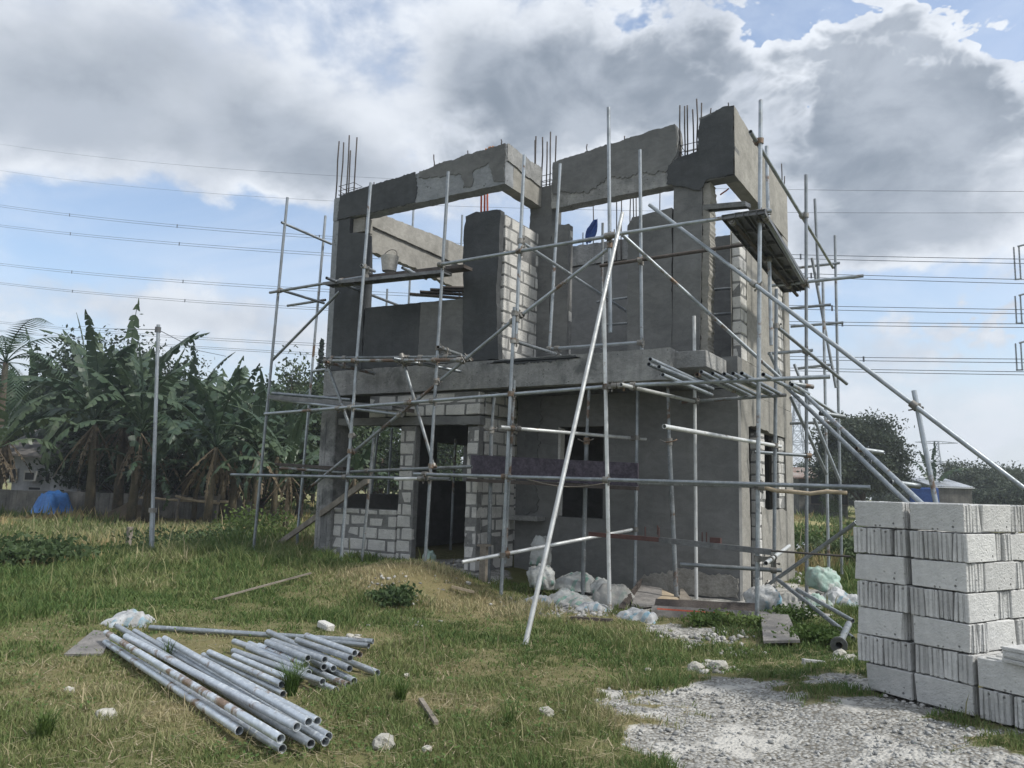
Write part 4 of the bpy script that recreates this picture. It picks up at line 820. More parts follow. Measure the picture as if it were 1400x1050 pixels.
# dark patterned panel on edge behind the low ledger
m = MB(); p0, p1 = onY(644, 622, 9.9), onY(872, 633, 9.9); p2, p3 = onY(872, 665, 9.9), onY(644, 652, 9.9)
m.add([p0, p1, p2, p3]+[v+Vector((0, .03, 0)) for v in (p0, p1, p2, p3)], [(0, 1, 2, 3), (7, 6, 5, 4), (0, 4, 5, 1), (1, 5, 6, 2), (2, 6, 7, 3), (3, 7, 4, 0)])
tag(m.build('formwork_panel', M['purple'], None, origin=p3), 'dark purple patterned panel on edge behind the low ledger', 'panel')
m = MB().plank(onY(640, 656, 9.9), onY(872, 668, 9.9), .1, .05, (0, 1, 0)); tag(m.build('carrier_plank', M['darkwood'], None, origin=onY(640, 656, 9.9)), 'dark plank that carries the purple patterned panel', 'plank')
m = MB().path([onY(720, 655, 9.7)]+[onY(720+i*11, 655+8*math.sin(i/10*math.pi)+i*.5, 9.7) for i in range(1, 11)], .008, 6); tag(m.build('sagging_rod', M['wood'], None, origin=onY(720, 655, 9.7)), 'thin pale rod that sags below the purple panel', 'rod')
# red oxide steel bar with studs
ch = thing('steel_channel', onY(850, 733, 9.75), 'grey steel bar with red oxide ends and short studs, hung level before the blank wall', 'steel bar')
a, b, c = onY(806, 730, 9.8), onY(902, 738, 9.75), onY(1056, 755, 9.55)
MB().plank(a, b, .055, .06, (0, 0, 1)).build('red_bar', M['redsteel'], ch); MB().plank(b+(c-b)*.003, c, .065, .07, (0, 0, 1)).build('grey_bar', M['steel'], ch)
for px, py in ((882, 733), (901, 734), (899, 731), (960, 741), (966, 741)): p = onY(px, py, 9.75); MB().tube(p, p+Vector((0, 0, .12)), .008, 6).build('stud', M['redsteel'], ch)
p = onY(978, 744, 9.7); MB().box(p.x-.06, p.x+.07, p.y-.03, p.y+.03, p.z-.04, p.z+.08).build('bracket', M['redsteel'], ch)
a, b = onY(1054, 753, 9.5), onY(1163, 761, 9.6); tag(MB().tube(a, b, .012, 6).build('iron_rod', M['rebar'], None, origin=a), 'thin dark iron rod that sticks out to the right of the steel bar', 'rod')
# gate-like valve of pipe: bucket, cloths, flag
p = onY(532, 371, 10.05); bk_ = thing('bucket', p, 'cement-splashed bucket on the upper left deck', 'bucket')
MB().tube(p, p+Vector((0, 0, .26)), .12, 18, True, .155).build('pail', M['bucket'], bk_, fix=False); MB().tube(p+Vector((0, 0, .0)), p+Vector((0, 0, .012)), .115, 18).build('bottom', M['bucket'], bk_)
MB().path([p+Vector((.155*math.cos(t), .03*math.sin(t), .26+.13*math.sin(t))) for t in np.linspace(0, math.pi, 12)], .006, 5).build('handle', M['rebar'], bk_)
def cloth(name, p, w, h, mat, label, cat='cloth', seed=0, tilt=.35):
    random.seed(seed); V = []; F_ = []; n, k = 7, 9
    for i in range(k):
        for j in range(n):
            u = j/(n-1)-.5; v = i/(k-1); ww = w*(.35+.65*math.sin(math.pi*min(1, v*.8+.15)))
            V.append(Vector(p)+Vector((u*ww+tilt*h*-v, .05*math.sin(u*9+v*5)+random.uniform(-.01, .01), -h*v+.02*math.sin(u*7))))
    for i in range(k-1):
        for j in range(n-1): F_.append((i*n+j, i*n+j+1, (i+1)*n+j+1, (i+1)*n+j))
    m = MB().add(V, F_, True); V2 = [v+Vector((0, .012, 0)) for v in V]; m.add(V2, [f[::-1] for f in F_], True)
    return tag(m.build(name, mat, None, origin=p), label, cat)
cloth('hanging_cloth', onY(814, 300, 14.6), .22, .5, M['bluecloth'], 'blue cloth hung from a rod seen through the balcony doorway', seed=3)
p = onY(668, 206, 10.35); m = MB()
for k in range(5):
    a = p+Vector((random.uniform(-.1, .1), random.uniform(-.05, .05), 0)); m.path([a+Vector((0, 0, -.03)), a+Vector((.03, 0, .05+.03*random.random())), a+Vector((.08, .02, .02))], .014, 6)
tag(m.build('orange_straps', M['orange'], None, origin=p), 'small heap of orange straps on the left parapet beam', 'straps')
# ------------------------------------------------------------------ sacks
def sack(name, px, py, size, rot, mat, label, group=None, seed=0, Z=None, flop=.0, Y=None, tie=True):
    """px,py: middle of the base; size: length, depth, height"""
    base = onY(px, py, Y) if Y else onZ(px, py, .05 if Z is None else Z)
    if Z is None and not Y: base.z = h1(base.x, base.y)-.02
    n, k = 44, 26; V = []; L, Dp, Ht = (s_/2 for s_ in size); sd = Vector((seed*3.1, seed*1.7, .5)); up = Ht > L*.9
    for i in range(k+1):
        ph = math.pi*i/k-math.pi/2
        for j in range(n):
            th = 2*math.pi*j/n; e = .72
            cp = math.copysign(abs(math.cos(ph))**e, math.cos(ph)); sp = math.copysign(abs(math.sin(ph))**e, math.sin(ph))
            v = Vector((L*cp*math.copysign(abs(math.cos(th))**e, math.cos(th)), Dp*cp*math.copysign(abs(math.sin(th))**e, math.sin(th)), Ht*sp))
            u = v.x/L
            if tie and not up and abs(u) > .6: f_ = (abs(u)-.6)/.4; v.y *= 1-.35*f_; v.z = v.z*(1-.6*f_)-Ht*.3*f_
            w_ = v.z/Ht
            if up and w_ > .35: f_ = (w_-.35)/.65; v.x *= 1-.5*f_*f_; v.y *= 1-.55*f_*f_
            nz = mnoise.fractal(v*3.2+sd, 1, 2, 3); a_ = seed*1.3; q1 = v.x*math.cos(a_)+v.z*math.sin(a_); q2 = -v.x*math.sin(a_)+v.z*math.cos(a_); r1 = abs(mnoise.noise(Vector((q1*3.5, v.y*5, q2*10))+sd)); r2 = abs(mnoise.noise(Vector((q1*18, v.y*12, q2*6))+sd)); r3 = mnoise.noise(v*30+sd)
            v *= 1.10+.26*nz-.46*r1-.26*r2+.03*r3; v.z += -flop*v.x*v.x/max(L, .01)
            v.z = max(v.z, -Ht*.78)
            V.append(v+Vector((0, 0, Ht*.78)))
    Fc = [(i*n+j, i*n+(j+1) % n, (i+1)*n+(j+1) % n, (i+1)*n+j) for i in range(k) for j in range(n)]
    m = MB().add(V, Fc, True); o = m.build(name, M[mat], None, origin=(0, 0, 0)); o.location = base; o.rotation_euler = rot
    return tag(o, label, 'sack', group)
def rag(name, px, py, size, rot, mat, label, group=None, seed=0, Y=None, peak=(.0, .0), dz=0.):
    """an empty or half-empty sack lying in folds"""
    base = onY(px, py, Y) if Y else onZ(px, py, .03)
    if not Y: base.z = h1(base.x, base.y)-.02
    base.z += dz; L, Dp, Ht = size[0]/2, size[1]/2, size[2]; n, k = 56, 20; V = []; sd = Vector((seed*2.7, seed*1.3, 1.5))
    for i in range(k+1):
        rr = i/k
        for j in range(n):
            th = 2*math.pi*j/n; c, s_ = math.cos(th), math.sin(th); q = max(abs(c), abs(s_))**.55
            ro = (1+.30*mnoise.noise(Vector((c*1.4, s_*1.4, 0))+sd)+.13*mnoise.noise(Vector((c*4, s_*4, 2))+sd))/q*.85
            x, y = c*rr*ro, s_*rr*ro
            f1 = 1-abs(mnoise.noise(Vector((x*1.6+y*.8, y*2.2, 0))+sd))*2.0; f2 = 1-abs(mnoise.noise(Vector((x*3.2-y*2.6, y*4.5+x, 3))+sd))*2; f3 = mnoise.noise(Vector((x*9, y*9, 5))+sd)
            pk = math.exp(-((x-peak[0])**2+(y-peak[1])**2)*2.2) if peak != (0, 0) else 1
            n1_ = mnoise.noise(Vector((x*1.5+.3*y, y*1.9, 1))+sd); z = Ht*.50*max(0, 1-rr**3)**.6*max(.25, .74+.45*n1_+.16*f1+.16*f2+.05*f3)*(.6+.5*pk)
            V.append((x*L, y*Dp, max(z, .012*(1-rr))))
    Fc = [(i*n+j, (i+1)*n+j, (i+1)*n+(j+1) % n, i*n+(j+1) % n) for i in range(k) for j in range(n)]
    o = MB().add(V, Fc, True).build(name, M[mat], None, fix=False); o.location = base; o.rotation_euler = rot
    return tag(o, label, 'sack', group)
rag('woven_sack', 174, 851, (.60, .40, .30), (0, 0, .6), 'sack_blue', 'half-empty white and light blue sack alone on the grass by the long pipes', seed=2, peak=(.45, .1))
SG = 'builder’s sacks around the porch'.replace('’', "'")
sack('cement_sack', 741, 805, (.40, .34, .40), (0, 0, .2), 'sack_green', 'lower white sack of the upright pair by the porch', SG, 4, Z=.08)
sack('cement_sack', 737, 776, (.32, .32, .52), (0, .08, .1), 'sack_green', 'green printed sack standing upright on another sack by the porch', SG, 5, Z=.28, Y=10.45)
rag('cement_sack', 786, 806, (.86, .6, .40), (0, 0, .15), 'sack_green', 'white and green sack at the top of the porch sack heap', SG, 6, Y=10.5)
rag('cement_sack', 778, 822, (.80, .6, .30), (0, 0, -.25), 'sack_green', 'crumpled white sack with a green fold at the front of the porch sack heap', SG, 7)
rag('cement_sack', 735, 822, (.5, .4, .22), (0, 0, .8), 'sack_blue', 'small white bundle at the left end of the porch sack heap', SG, 17)
sack('cement_sack', 818, 808, (.4, .3, .3), (0, .2, .5), 'sack_green', 'dirty sack that leans at the back of the porch sack heap', SG, 18)
rag('cement_sack', 838, 820, (.72, .6, .46), (0, 0, .1), 'sack_grey', 'dusty grey rounded sack left of the plywood sheet', SG, 8)
rag('cement_sack', 812, 830, (.50, .36, .16), (0, 0, .3), 'sack_blue', 'white rag of a sack flat on the grass before the grey sack', SG, 9)
rag('cement_sack', 872, 843, (.66, .4, .24), (0, 0, -.3), 'sack_blue', 'limp beige and light blue sack below the leaning stick', SG, 10)
sack('cement_sack', 586, 783, (.24, .26, .44), (0, 0, .3), 'sack_mint', 'pale green sack standing in the doorway', SG, 11, Y=10.35)
SR = 'sacks at the right corner of the house'
sack('rubble_sack', 1042, 832, (.46, .36, .42), (0, 0, .3), 'sack_blue', 'white mesh sack beside the tall right standard', SR, 12)
rag('rubble_sack', 1082, 836, (.56, .5, .42), (0, 0, .2), 'sack_grey', 'mottled grey sack right of the white mesh sack', SR, 13)
sack('rubble_sack', 1122, 808, (.44, .36, .40), (0, .35, .6), 'sack_mint', 'open mint green sack at the top of the right heap', SR, 14, Y=12.0)
rag('rubble_sack', 1150, 824, (.6, .5, .40), (0, 0, -.2), 'sack_blue', 'white and aqua striped sack behind the block stack', SR, 15)
rag('rubble_sack', 1118, 824, (.5, .4, .28), (0, 0, .4), 'sack_mint', 'torn pale sack under the mint green sack', SR, 16)
rag('rubble_sack', 1102, 757, (.9, .5, .45), (0, 0, .3), 'sack_blue', 'distant white and blue bundle in the weeds right of the house', SR, 19)
# ------------------------------------------------------------------ boards, planks and rubble at the foot of the house
def board(name, pts, t, mat, label, cat='board'):
    p = [Vector(v) for v in pts]; n = (p[1]-p[0]).cross(p[2]-p[0]).normalized()*t
    m = MB().add(p+[v+n for v in p], [(0, 1, 2, 3), (7, 6, 5, 4), (0, 4, 5, 1), (1, 5, 6, 2), (2, 6, 7, 3), (3, 7, 4, 0)])
    return tag(m.build(name, M[mat], None, origin=p[0]), label, cat)
Zf = lambda px, py, dz=0: (lambda v: Vector((v.x, v.y, h1(v.x, v.y)+dz)))(onZ(px, py, .04))
board('plywood_sheet', [Zf(862, 829, .02), Zf(905, 826, .02), onY(905, 806, 11.1), onY(872, 801, 11.0)], .02, 'plyface', 'stained grey plywood sheet propped against the blank wall', 'plywood')
board('plywood_sheet', [Zf(898, 828, .03), Zf(948, 830, .03), onY(925, 816, 11.0), onY(900, 806, 11.15)], .02, 'palewood', 'pale plywood offcut beside the stained sheet', 'plywood')
board('wood_offcut', [Zf(928, 828, .02), Zf(952, 828, .02), onY(934, 808, 11.1), onY(930, 808, 11.1)], .03, 'wood', 'pointed grey wood offcut at the wall', 'offcut')
m = MB(); a = Zf(846, 830, .03); b = onY(877, 792, 10.9)
for k in range(3): m.plank(a+Vector((.03*k, 0, 0)), b+Vector((-.02*k, .02*k, -.05*k)), .03, .02)
tag(m.build('lath_bundle', M['darkwood'], None, origin=a), 'dark laths that lean against the plywood sheet', 'laths')
m = MB(); m.plank(Zf(895, 833, .10), Zf(1036, 842, .12), .16, .04, (0, .6, 1)); tag(m.build('dark_plank', M['darkwood'], None, origin=Zf(895, 833)), 'long dark plank on top of the pale board by the wall', 'plank')
pb = thing('pale_plank', Zf(890, 838), 'long pale plank with an orange stripe at the foot of the blank wall', 'plank')
a, b = Zf(890, 838, .05), Zf(1060, 847, .05)
MB().plank(a, b, .16, .05, (0, .4, 1)).build('board', M['plyface'], pb); MB().plank(a+Vector((.1, -.06, .06)), b+Vector((-.2, -.06, .03)), .018, .006, (0, .4, 1)).build('stripe', M['redrebar'], pb)
board('flat_board', [Zf(1044, 879, .05), Zf(1094, 882, .06), Zf(1078, 853, .12), Zf(1040, 849, .11)], .025, 'plyface', 'square grey board flat in the weeds before the right corner', 'board')
board('flat_board', [Zf(88, 892, .01), Zf(140, 893, .01), Zf(156, 870, .03), Zf(128, 866, .03)], .02, 'plyface', 'weathered board on the grass at the far end of the long pipes', 'board')
m = MB().plank(Zf(292, 822, .05), Zf(424, 803, .08), .025, .02); tag(m.build('loose_lath', M['wood'], None, origin=Zf(292, 822)), 'thin grey lath on the grass left of the mound', 'lath')
m = MB().plank(Zf(617, 818, .06), Zf(648, 819, .06), .04, .03); tag(m.build('loose_lath', M['palewood'], None, origin=Zf(617, 818)), 'short pale stick on the grass in front of the wooden post', 'stick')
m = MB().plank(Zf(575, 958, .03), Zf(597, 990, .03), .03, .02); tag(m.build('loose_lath', M['wood'], None, origin=Zf(575, 958)), 'grey lath half sunk in the grass right of the pipe pile', 'lath')
m = MB().plank(Zf(780, 845, .03), Zf(838, 848, .03), .05, .03); tag(m.build('loose_lath', M['darkwood'], None, origin=Zf(780, 845)), 'dark stick on the grass right of the leaning pole', 'stick')
a = Zf(1120, 803, .3); 
for (x0, y0, x1, y1, Za, Zb, lab) in ((1064, 793, 1166, 873, .42, .06, 'front one of two pipes that slope to the ground behind the block stack'), (1090, 806, 1166, 849, .3, .08, 'rear one of two pipes that slope to the ground behind the block stack')):
    loose('sloping_pipe', onY(x0, y0, 10.7), onZ(x1, y1, Zb), 'galvanised '+lab, 'pipe')
a = onZ(1147, 882, .09); fl = thing('flanged_pipe', a, 'pipe with a round flange on its end, left of the block stack', 'pipe'); dv = Vector((-.05, 1, .06)).normalized()
MB().tube(a, a+dv*1.0, .034, 14, True).build('tube', M['pipe_old'], fl, fix=False); MB().tube(a-dv*.012, a+dv*.012, .078, 20, True).build('flange', M['steel'], fl, fix=False)
MB().tube(a-dv*.011, a+dv*.011, .068, 20, True).build('flange_face', M['steel'], fl, fix=False)
m = MB()
for r_ in (.042, .05, .058, .064): m.tube(a-dv*.010, a+dv*.010, r_, 20, True)
m.build('flange_ring', M['steel'], fl, fix=False)
# rocks, broken blocks
def rock(px, py, s, label, mat='rock', seed=0, name='rock', dz=0):
    p = Zf(px, py, s*.3+dz); bm = bmesh.new(); bmesh.ops.create_icosphere(bm, subdivisions=3, radius=s)
    for v in bm.verts:
        q = v.co.copy(); k = 1+.38*mnoise.fractal(q*(1.6/s)*.6+Vector((seed*5.3, seed, 0)), 1, 2, 4); c_ = max(abs(q.x), abs(q.y), abs(q.z))/s
        v.co = q*k*(.75+.25/c_*.8); v.co.z *= .75
    me = bpy.data.meshes.new(name); bm.to_mesh(me); bm.free(); me.materials.append(M[mat]); o = bpy.data.objects.new(name, me); COL.objects.link(o); o.location = p; o.rotation_euler = (0, 0, seed)
    return tag(o, label, 'rock', 'loose rocks on the ground')
for px, py, s, lab in ((748, 972, .052, 'cream limestone rock on the grass at the edge of the gravel'), (146, 974, .06, 'cream stone in the grass below the long pipes'), (772, 968, .022, 'small stone right of the cream limestone rock'), (968, 906, .045, 'pale rock on the small rubble heap between grass and gravel'), (988, 903, .034, 'small pale rock behind the rubble heap rock'), (952, 914, .07, 'broad low chunk at the front of the small rubble heap'), (984, 914, .075, 'flat chunk on the right of the small rubble heap'), (886, 914, .028, 'lone white stone left of the small rubble heap'), (1150, 905, .07, 'lumpy white rock against the block stack'), (1165, 912, .05, 'white rock squeezed at the corner of the block stack'), (1352, 992, .06, 'brown rock at the foot of the block stack'), (478, 868, .035, 'cream chunk behind the short pipes'), (488, 872, .045, 'broken white chunk behind the short pipes, rightmost'), (466, 872, .03, 'small white chunk behind the short pipes'), (506, 820, .04, 'white lump on the mound beside the dark weed'), (584, 1018, .03, 'small pale stone low in the grass'), (556, 914, .025, 'pale little block right of the short pipes'), (640, 812, .035, 'white stone on the grass in front of the wooden post'), (310, 748, .10, 'white lump behind the leaning plank'), (326, 748, .08, 'second white lump behind the leaning plank'), (940, 880, .05, 'grey stone on the pale path'), (1128, 862, .06, 'white lump in the vines left of the block stack'), (525, 1010, .07, 'half-buried white stone below the pipe pile'), (95, 936, .035, 'pale pebble at the left edge below the pipes')):
    rock(px, py, s, lab, seed=px*.01)
rg_ = np.random.default_rng(21); RX, RY, RS = [], [], []
for cx, cy, sx_, sy_, n_, smx in ((735, 826, 45, 9, 260, .05), (800, 835, 60, 8, 120, .035), (600, 786, 40, 6, 170, .06), (990, 812, 50, 8, 160, .05), (1110, 818, 40, 8, 200, .07), (980, 868, 60, 8, 160, .03), (1290, 972, 60, 14, 200, .022), (1085, 790, 30, 8, 60, .06), (970, 912, 26, 7, 70, .035), (1155, 910, 22, 8, 40, .04), (560, 850, 60, 14, 40, .02), (520, 818, 25, 8, 40, .03), (482, 870, 14, 5, 30, .03), (575, 822, 70, 10, 60, .02), (1000, 885, 40, 6, 60, .02)):
    for _ in range(n_):
        p = onZ(cx+rg_.normal(0, sx_*.5), cy+rg_.normal(0, sy_*.5), .03); RX.append(p.x); RY.append(p.y); RS.append(.006+smx*rg_.random()**2.2)
RX, RY, RS = map(np.array, (RX, RY, RS)); kk = ~in_house(RX, RY) | (RX > -7.6)&(RX < -6.9); RX, RY, RS = RX[kk], RY[kk], RS[kk]
stones('rubble', RX, RY, H(RX, RY)+RS*.25, RS, ((.20, .20, .19), (.45, .44, .42)), 4, .75)
# ------------------------------------------------------------------ stack of loose concrete blocks
def block_mesh(L, T, Ht, holes=True):
    m = MB(); s_ = .026; e = .0055
    a = L/2; b = T/2
    m.box(-a, a, -b, -b+s_, 0, Ht, .0035); m.box(-a, a, b-s_, b, 0, Ht, .0035)
    n = 4; ww = .028
    for k in range(n):
        c = -a+e+ww/2+k*(L-2*e-ww)/(n-1)
        if k in (0, n-1):              # grooved ends: two ribs inside the groove
            m.box(c-ww/2, c+ww/2, -b+s_+.0005, b-s_-.0005, .002, Ht-.002)
            sg = -1 if k == 0 else 1
            m.box(c+sg*ww/2 if sg > 0 else c-ww/2-.006, c+ww/2+.006 if sg > 0 else c-ww/2, -.012, .012, .003, Ht-.003, .0015)
        else: m.box(c-ww/2, c+ww/2, -b+s_+.0005, b-s_-.0005, .002, Ht-.002)
    return m
SP = Vector((-.135, 5.98, 0)); SU = Vector((.877, -.479, 0)).normalized(); SV = Vector((-SU.y, SU.x, 0))
SZ0, CH = .13, .1915
_bc = {}
ORD = ['first', 'second', 'third', 'fourth', 'fifth', 'sixth', 'seventh', 'eighth', 'ninth', 'tenth', 'eleventh', 'twelfth', 'thirteenth']
def lay(u, v, course, along, label='', L=.39, z=None, rz=0.):
    """u,v: centre of the block in the stack's plan; along 'u' or 'v'"""
    key = (round(L, 2), random.randrange(7))
    if key not in _bc:
        o = block_mesh(L, .0975, .186).build('concrete_block', M['loose'], None, bevel=.0045); _bc[key] = o; new = o
        for q in range(5):                      # knocked-off corners and edges
            c_ = Vector((random.choice((-1, 1))*L/2*random.choice((1, 1, random.random())), random.choice((-1, 1))*.049, random.choice((0, .186))))
            for vx in o.data.vertices:
                dd = (vx.co-c_).length
                if dd < .03: vx.co = vx.co.lerp(Vector((0, 0, .093)), random.uniform(.03, .085)*(1-dd/.04))
    else: new = _bc[key].copy(); COL.objects.link(new)
    c = SP+SU*u+SV*v; zz = SZ0+(6-course)*CH if z is None else z
    new.location = (c.x+random.uniform(-.003, .003), c.y+random.uniform(-.003, .003), zz)
    d = SU if along == 'u' else SV
    new.rotation_euler = (0, 0, math.atan2(d.y, d.x)+random.uniform(-.012, .012)+rz)
    tag(new, label, 'block', 'pale concrete blocks of the tall stack')
    return new
CN = ['topmost', 'second', 'third', 'fourth', 'fifth', 'sixth', 'lowest']
NE = ['leftmost', 'second', 'third', 'last']
for r_ in range(7):
    ja = random.uniform(-.018, .004); jb = random.uniform(-.004, .016); cn = CN[r_]+' course'
    if r_ % 2 == 0:
        du = (.035 if r_ == 6 else 0)-(.02 if r_ == 4 else 0)
        lay(-.625+ja+du, .052, r_, 'u', f'block showing its long face, left half of the tall stack, {cn}', L=.36 if r_ in (4, 6) else .39)
        lay(-.61+ja, .155, r_, 'u', f'concrete block hidden behind the long face of the left half, {cn}')
        lay(-.2+jb, .052, r_, 'u', f'block showing its long face, front corner of the tall stack, {cn}')
        if r_ < 6:
            lay(-.2+jb+.004, .152, r_, 'u', f'grooved block end on the right face beside the front corner, {cn}')
            lay(-.05+random.uniform(-.006, .004), .388, r_, 'v', L=.355, label=f'plain block face in the middle of the sunlit right side, {cn}')
            for k in range(2): lay(-.2+jb+random.uniform(-.01, .01), .62+k*.102, r_, 'u', f'grooved block end on the right face, {"at its far edge" if k else "next to the far edge"}, {cn}')
            lay(-.6, .75, r_, 'u', f'block at the back of the left half, {cn}')
        lay(-.62, .255, r_, 'u', f'second hidden block behind the left half, {cn}')
    else:
        for k in range(4):
            lay(-.772+k*.1015+ja+random.uniform(-.004, .004), .2+random.uniform(-.016, .012), r_, 'v', f'end-on block, left half of the tall stack, {cn}, {NE[k]} of four')
            lay(-.35+k*.1+jb+random.uniform(-.004, .004), .18 if k == 3 else .185+random.uniform(-.012, .012), r_, 'v', f'end-on block, right half of the tall stack, {cn}, {NE[k]} of four', L=.36)
        if r_ < 6:
            for k in range(2): lay(-.2+random.uniform(-.012, .012), .415+k*.1, r_, 'u', f'grooved block end mid right face, {cn}, {"farther" if k else "nearer"} of two')
            lay(-.05+random.uniform(-.006, .006), .655, r_, 'v', f'plain block face at the far edge of the right side, {cn}', L=.26)
            lay(-.6, .62, r_, 'u', f'block at the back of the left half, {cn}')
for k in range(4):
    lay(.225, .052+k*.102, 5, 'u', 'block showing its long face at the front of the low annex, upper course' if k == 0 else f'block in the low annex, upper course, {ORD[k]} from the front')
    lay(.632, .052+k*.102, 5, 'u', f'block at the picture edge, low annex, upper course, {ORD[k]} from the front')
for k in range(7): lay(.085+k*.1+random.uniform(-.004, .004), .2+random.uniform(-.012, .012), 6, 'v', f'end-on block in the low annex, lowest course, {ORD[k]} from the left')
# one block on its side on the annex: its holes face the right
ob = block_mesh(.39, .0975, .193).build('concrete_block', M['loose'], None, bevel=.003); tag(ob, 'single block laid flat on the low annex, a square hole in its right end', 'block')
c = SP+SU*.235+SV*.17; zt_ = SZ0+2*CH-.004+.05
ob.rotation_euler = (Matrix.Rotation(math.atan2(SU.y, SU.x)+math.pi/2-.15, 3, 'Z') @ Matrix.Rotation(math.pi/2, 3, 'X')).to_euler(); ob.location = (c.x+.0, c.y, zt_); ob.location -= Vector((SV.x*0, 0, 0))
ob2 = block_mesh(.3, .0975, .193).build('broken_block', M['loose'], None, bevel=.006); tag(ob2, 'broken piece of white block on the grass left of the block stack', 'block'); p = Zf(1111, 914, .0); ob2.location = p; ob2.rotation_euler = (math.pi/2*.93, .05, .35); ob2.scale = (.6, .9, .55)
ob3 = block_mesh(.28, .1, .18).build('broken_block', M['block'], None, bevel=.008); tag(ob3, 'broken grey block with a round hole against the left block wall', 'block'); p = onY(476, 772, 9.95); ob3.location = p; ob3.rotation_euler = (.1, .2, .3); ob3.scale = (.9, 1, .9)
p = onY(476, 770, 9.88); 
m = MB().box(-.11, .11, -.045, .045, 0, .07, .006); o = m.build('broken_block', M['block'], None, bevel=.01); o.location = Zf(445, 858, .01); o.rotation_euler = (0, .1, -.35); tag(o, 'small cream slab of block lying behind the short pipes', 'block')
# ------------------------------------------------------------------ pipes on the grass
LONG = [((144, 878), (327, 999), .02, .02, 'the cement-spattered one at the left edge'), ((150, 881), (386, 1024), .0, .0, 'low one whose end peeks out under its neighbour'), ((145, 865), (384, 1010), .10, .085, 'top one with the open dark mouth nearest the camera'), ((160, 856), (425, 1017), .05, .04, 'longest one, third mouth from the left'), ((172, 870), (406, 994), .11, .10, 'upper one in the middle of the heap'), ((184, 863), (445, 1014), .04, .03, 'low one with the right-hand lower mouth'), ((217, 875), (449, 1007), .045, .045, 'low one with the farthest right mouth'), ((225, 873), (422, 987), .11, .10, 'upper one with rusty smears'), ((237, 881), (434, 986), .04, .05, 'thin low one on the far right side')]
for (a, b, za, zb, lab) in LONG:
    p = onZ(*a, .035+za); q = onZ(*b, .035+zb); loose('ground_pipe', p, q, 'long pipe on the grass, '+lab, 'pipe', 'long pipes heaped on the grass', 'pipe_new')
SHORT = [((278, 896), (387, 949), .0, 'first from the left, low in the grass'), ((286, 892), (385, 936), .05, 'second from the left, pale and clean'), ((319, 890), (441, 932), .04, 'third from the left'), ((320, 897), (396, 929), .03, 'fourth from the left, its end lost in a grass tuft'), ((339, 886), (422, 920), .05, 'spotted one in the lower row'), ((341, 880), (476, 937), .0, 'low one that reaches farthest to the front right'), ((354, 883), (419, 909), .075, 'lowest mouth of the upper row'), ((365, 878), (421, 900), .13, 'upper row, leftmost high mouth'), ((372, 876), (444, 902), .13, 'upper row, second high mouth'), ((367, 864), (478, 914), .07, 'one that starts farthest back and ends under the mouths'), ((406, 875), (479, 900), .12, 'upper row, left of the last pair of mouths'), ((419, 869), (485, 893), .14, 'topmost pale one at the right'), ((421, 871), (492, 895), .09, 'last mouth at the right'), ((420, 897), (443, 912), .06, 'stub mouth in the middle row'), ((430, 900), (456, 914), .05, 'second stub mouth in the middle row'), ((470, 902), (516, 920), .0, 'flat one at the far right in the grass'), ((430, 905), (484, 931), .0, 'rusty flat one below the mouths'), ((320, 877), (400, 905), .06, 'one that begins behind the spotted one'), ((425, 930), (459, 944), -.005, 'sunken one at the front edge in the grass')]
for (a, b, z_, lab) in SHORT:
    p = onZ(*a, .035+z_); q = onZ(*b, .035+z_); loose('ground_pipe', p, q, 'short pipe on the grass, '+lab, 'pipe', 'short pipes heaped on the grass', 'pipe_new')
loose('ground_pipe', onZ(205, 858, .05), onZ(510, 877, .07), 'long thin pipe that lies alone behind both heaps of pipes', 'pipe')
loose('ground_pipe', onZ(417, 873, .04), onZ(504, 883, .05), 'pipe just in front of the long thin one, its mouth to the right', 'pipe')
# ------------------------------------------------------------------ plants
def quads(cen, nrm_r, size, rg, asp=.5):
    """leaf-sized faces at the given centres"""
    n = len(cen); a = rg.normal(size=(n, 3)); a /= np.linalg.norm(a, axis=1, keepdims=True)+1e-9
    b = rg.normal(size=(n, 3)); b -= a*np.sum(a*b, 1, keepdims=True); b /= np.linalg.norm(b, axis=1, keepdims=True)+1e-9
    s = (size*rg.uniform(.6, 1.4, n))[:, None]; V = np.stack([cen-a*s, cen+b*s*asp, cen+a*s, cen-b*s*asp], 1)
    return V.reshape(-1, 3), np.arange(4*n).reshape(-1, 4)
def crown_cloud(rg, c, r, n, clumps=45, spread=.22, hollow=.45):
    d = rg.normal(size=(clumps, 3)); d /= np.linalg.norm(d, axis=1, keepdims=True); rad = hollow+(1-hollow)*rg.random(clumps)**.5
    rad *= rg.uniform(.75, 1.1, clumps)
    cc = d*rad[:, None]; cc[:, 2] = np.where(cc[:, 2] < -.55, -.55+rg.random(clumps)*.3, cc[:, 2])
    k = rg.integers(0, clumps, n); p = cc[k]+rg.normal(size=(n, 3))*spread*rg.uniform(.6, 1.2, clumps)[k][:, None]
    return np.array(c)+p*np.array(r), np.array(c)+cc*np.array(r)
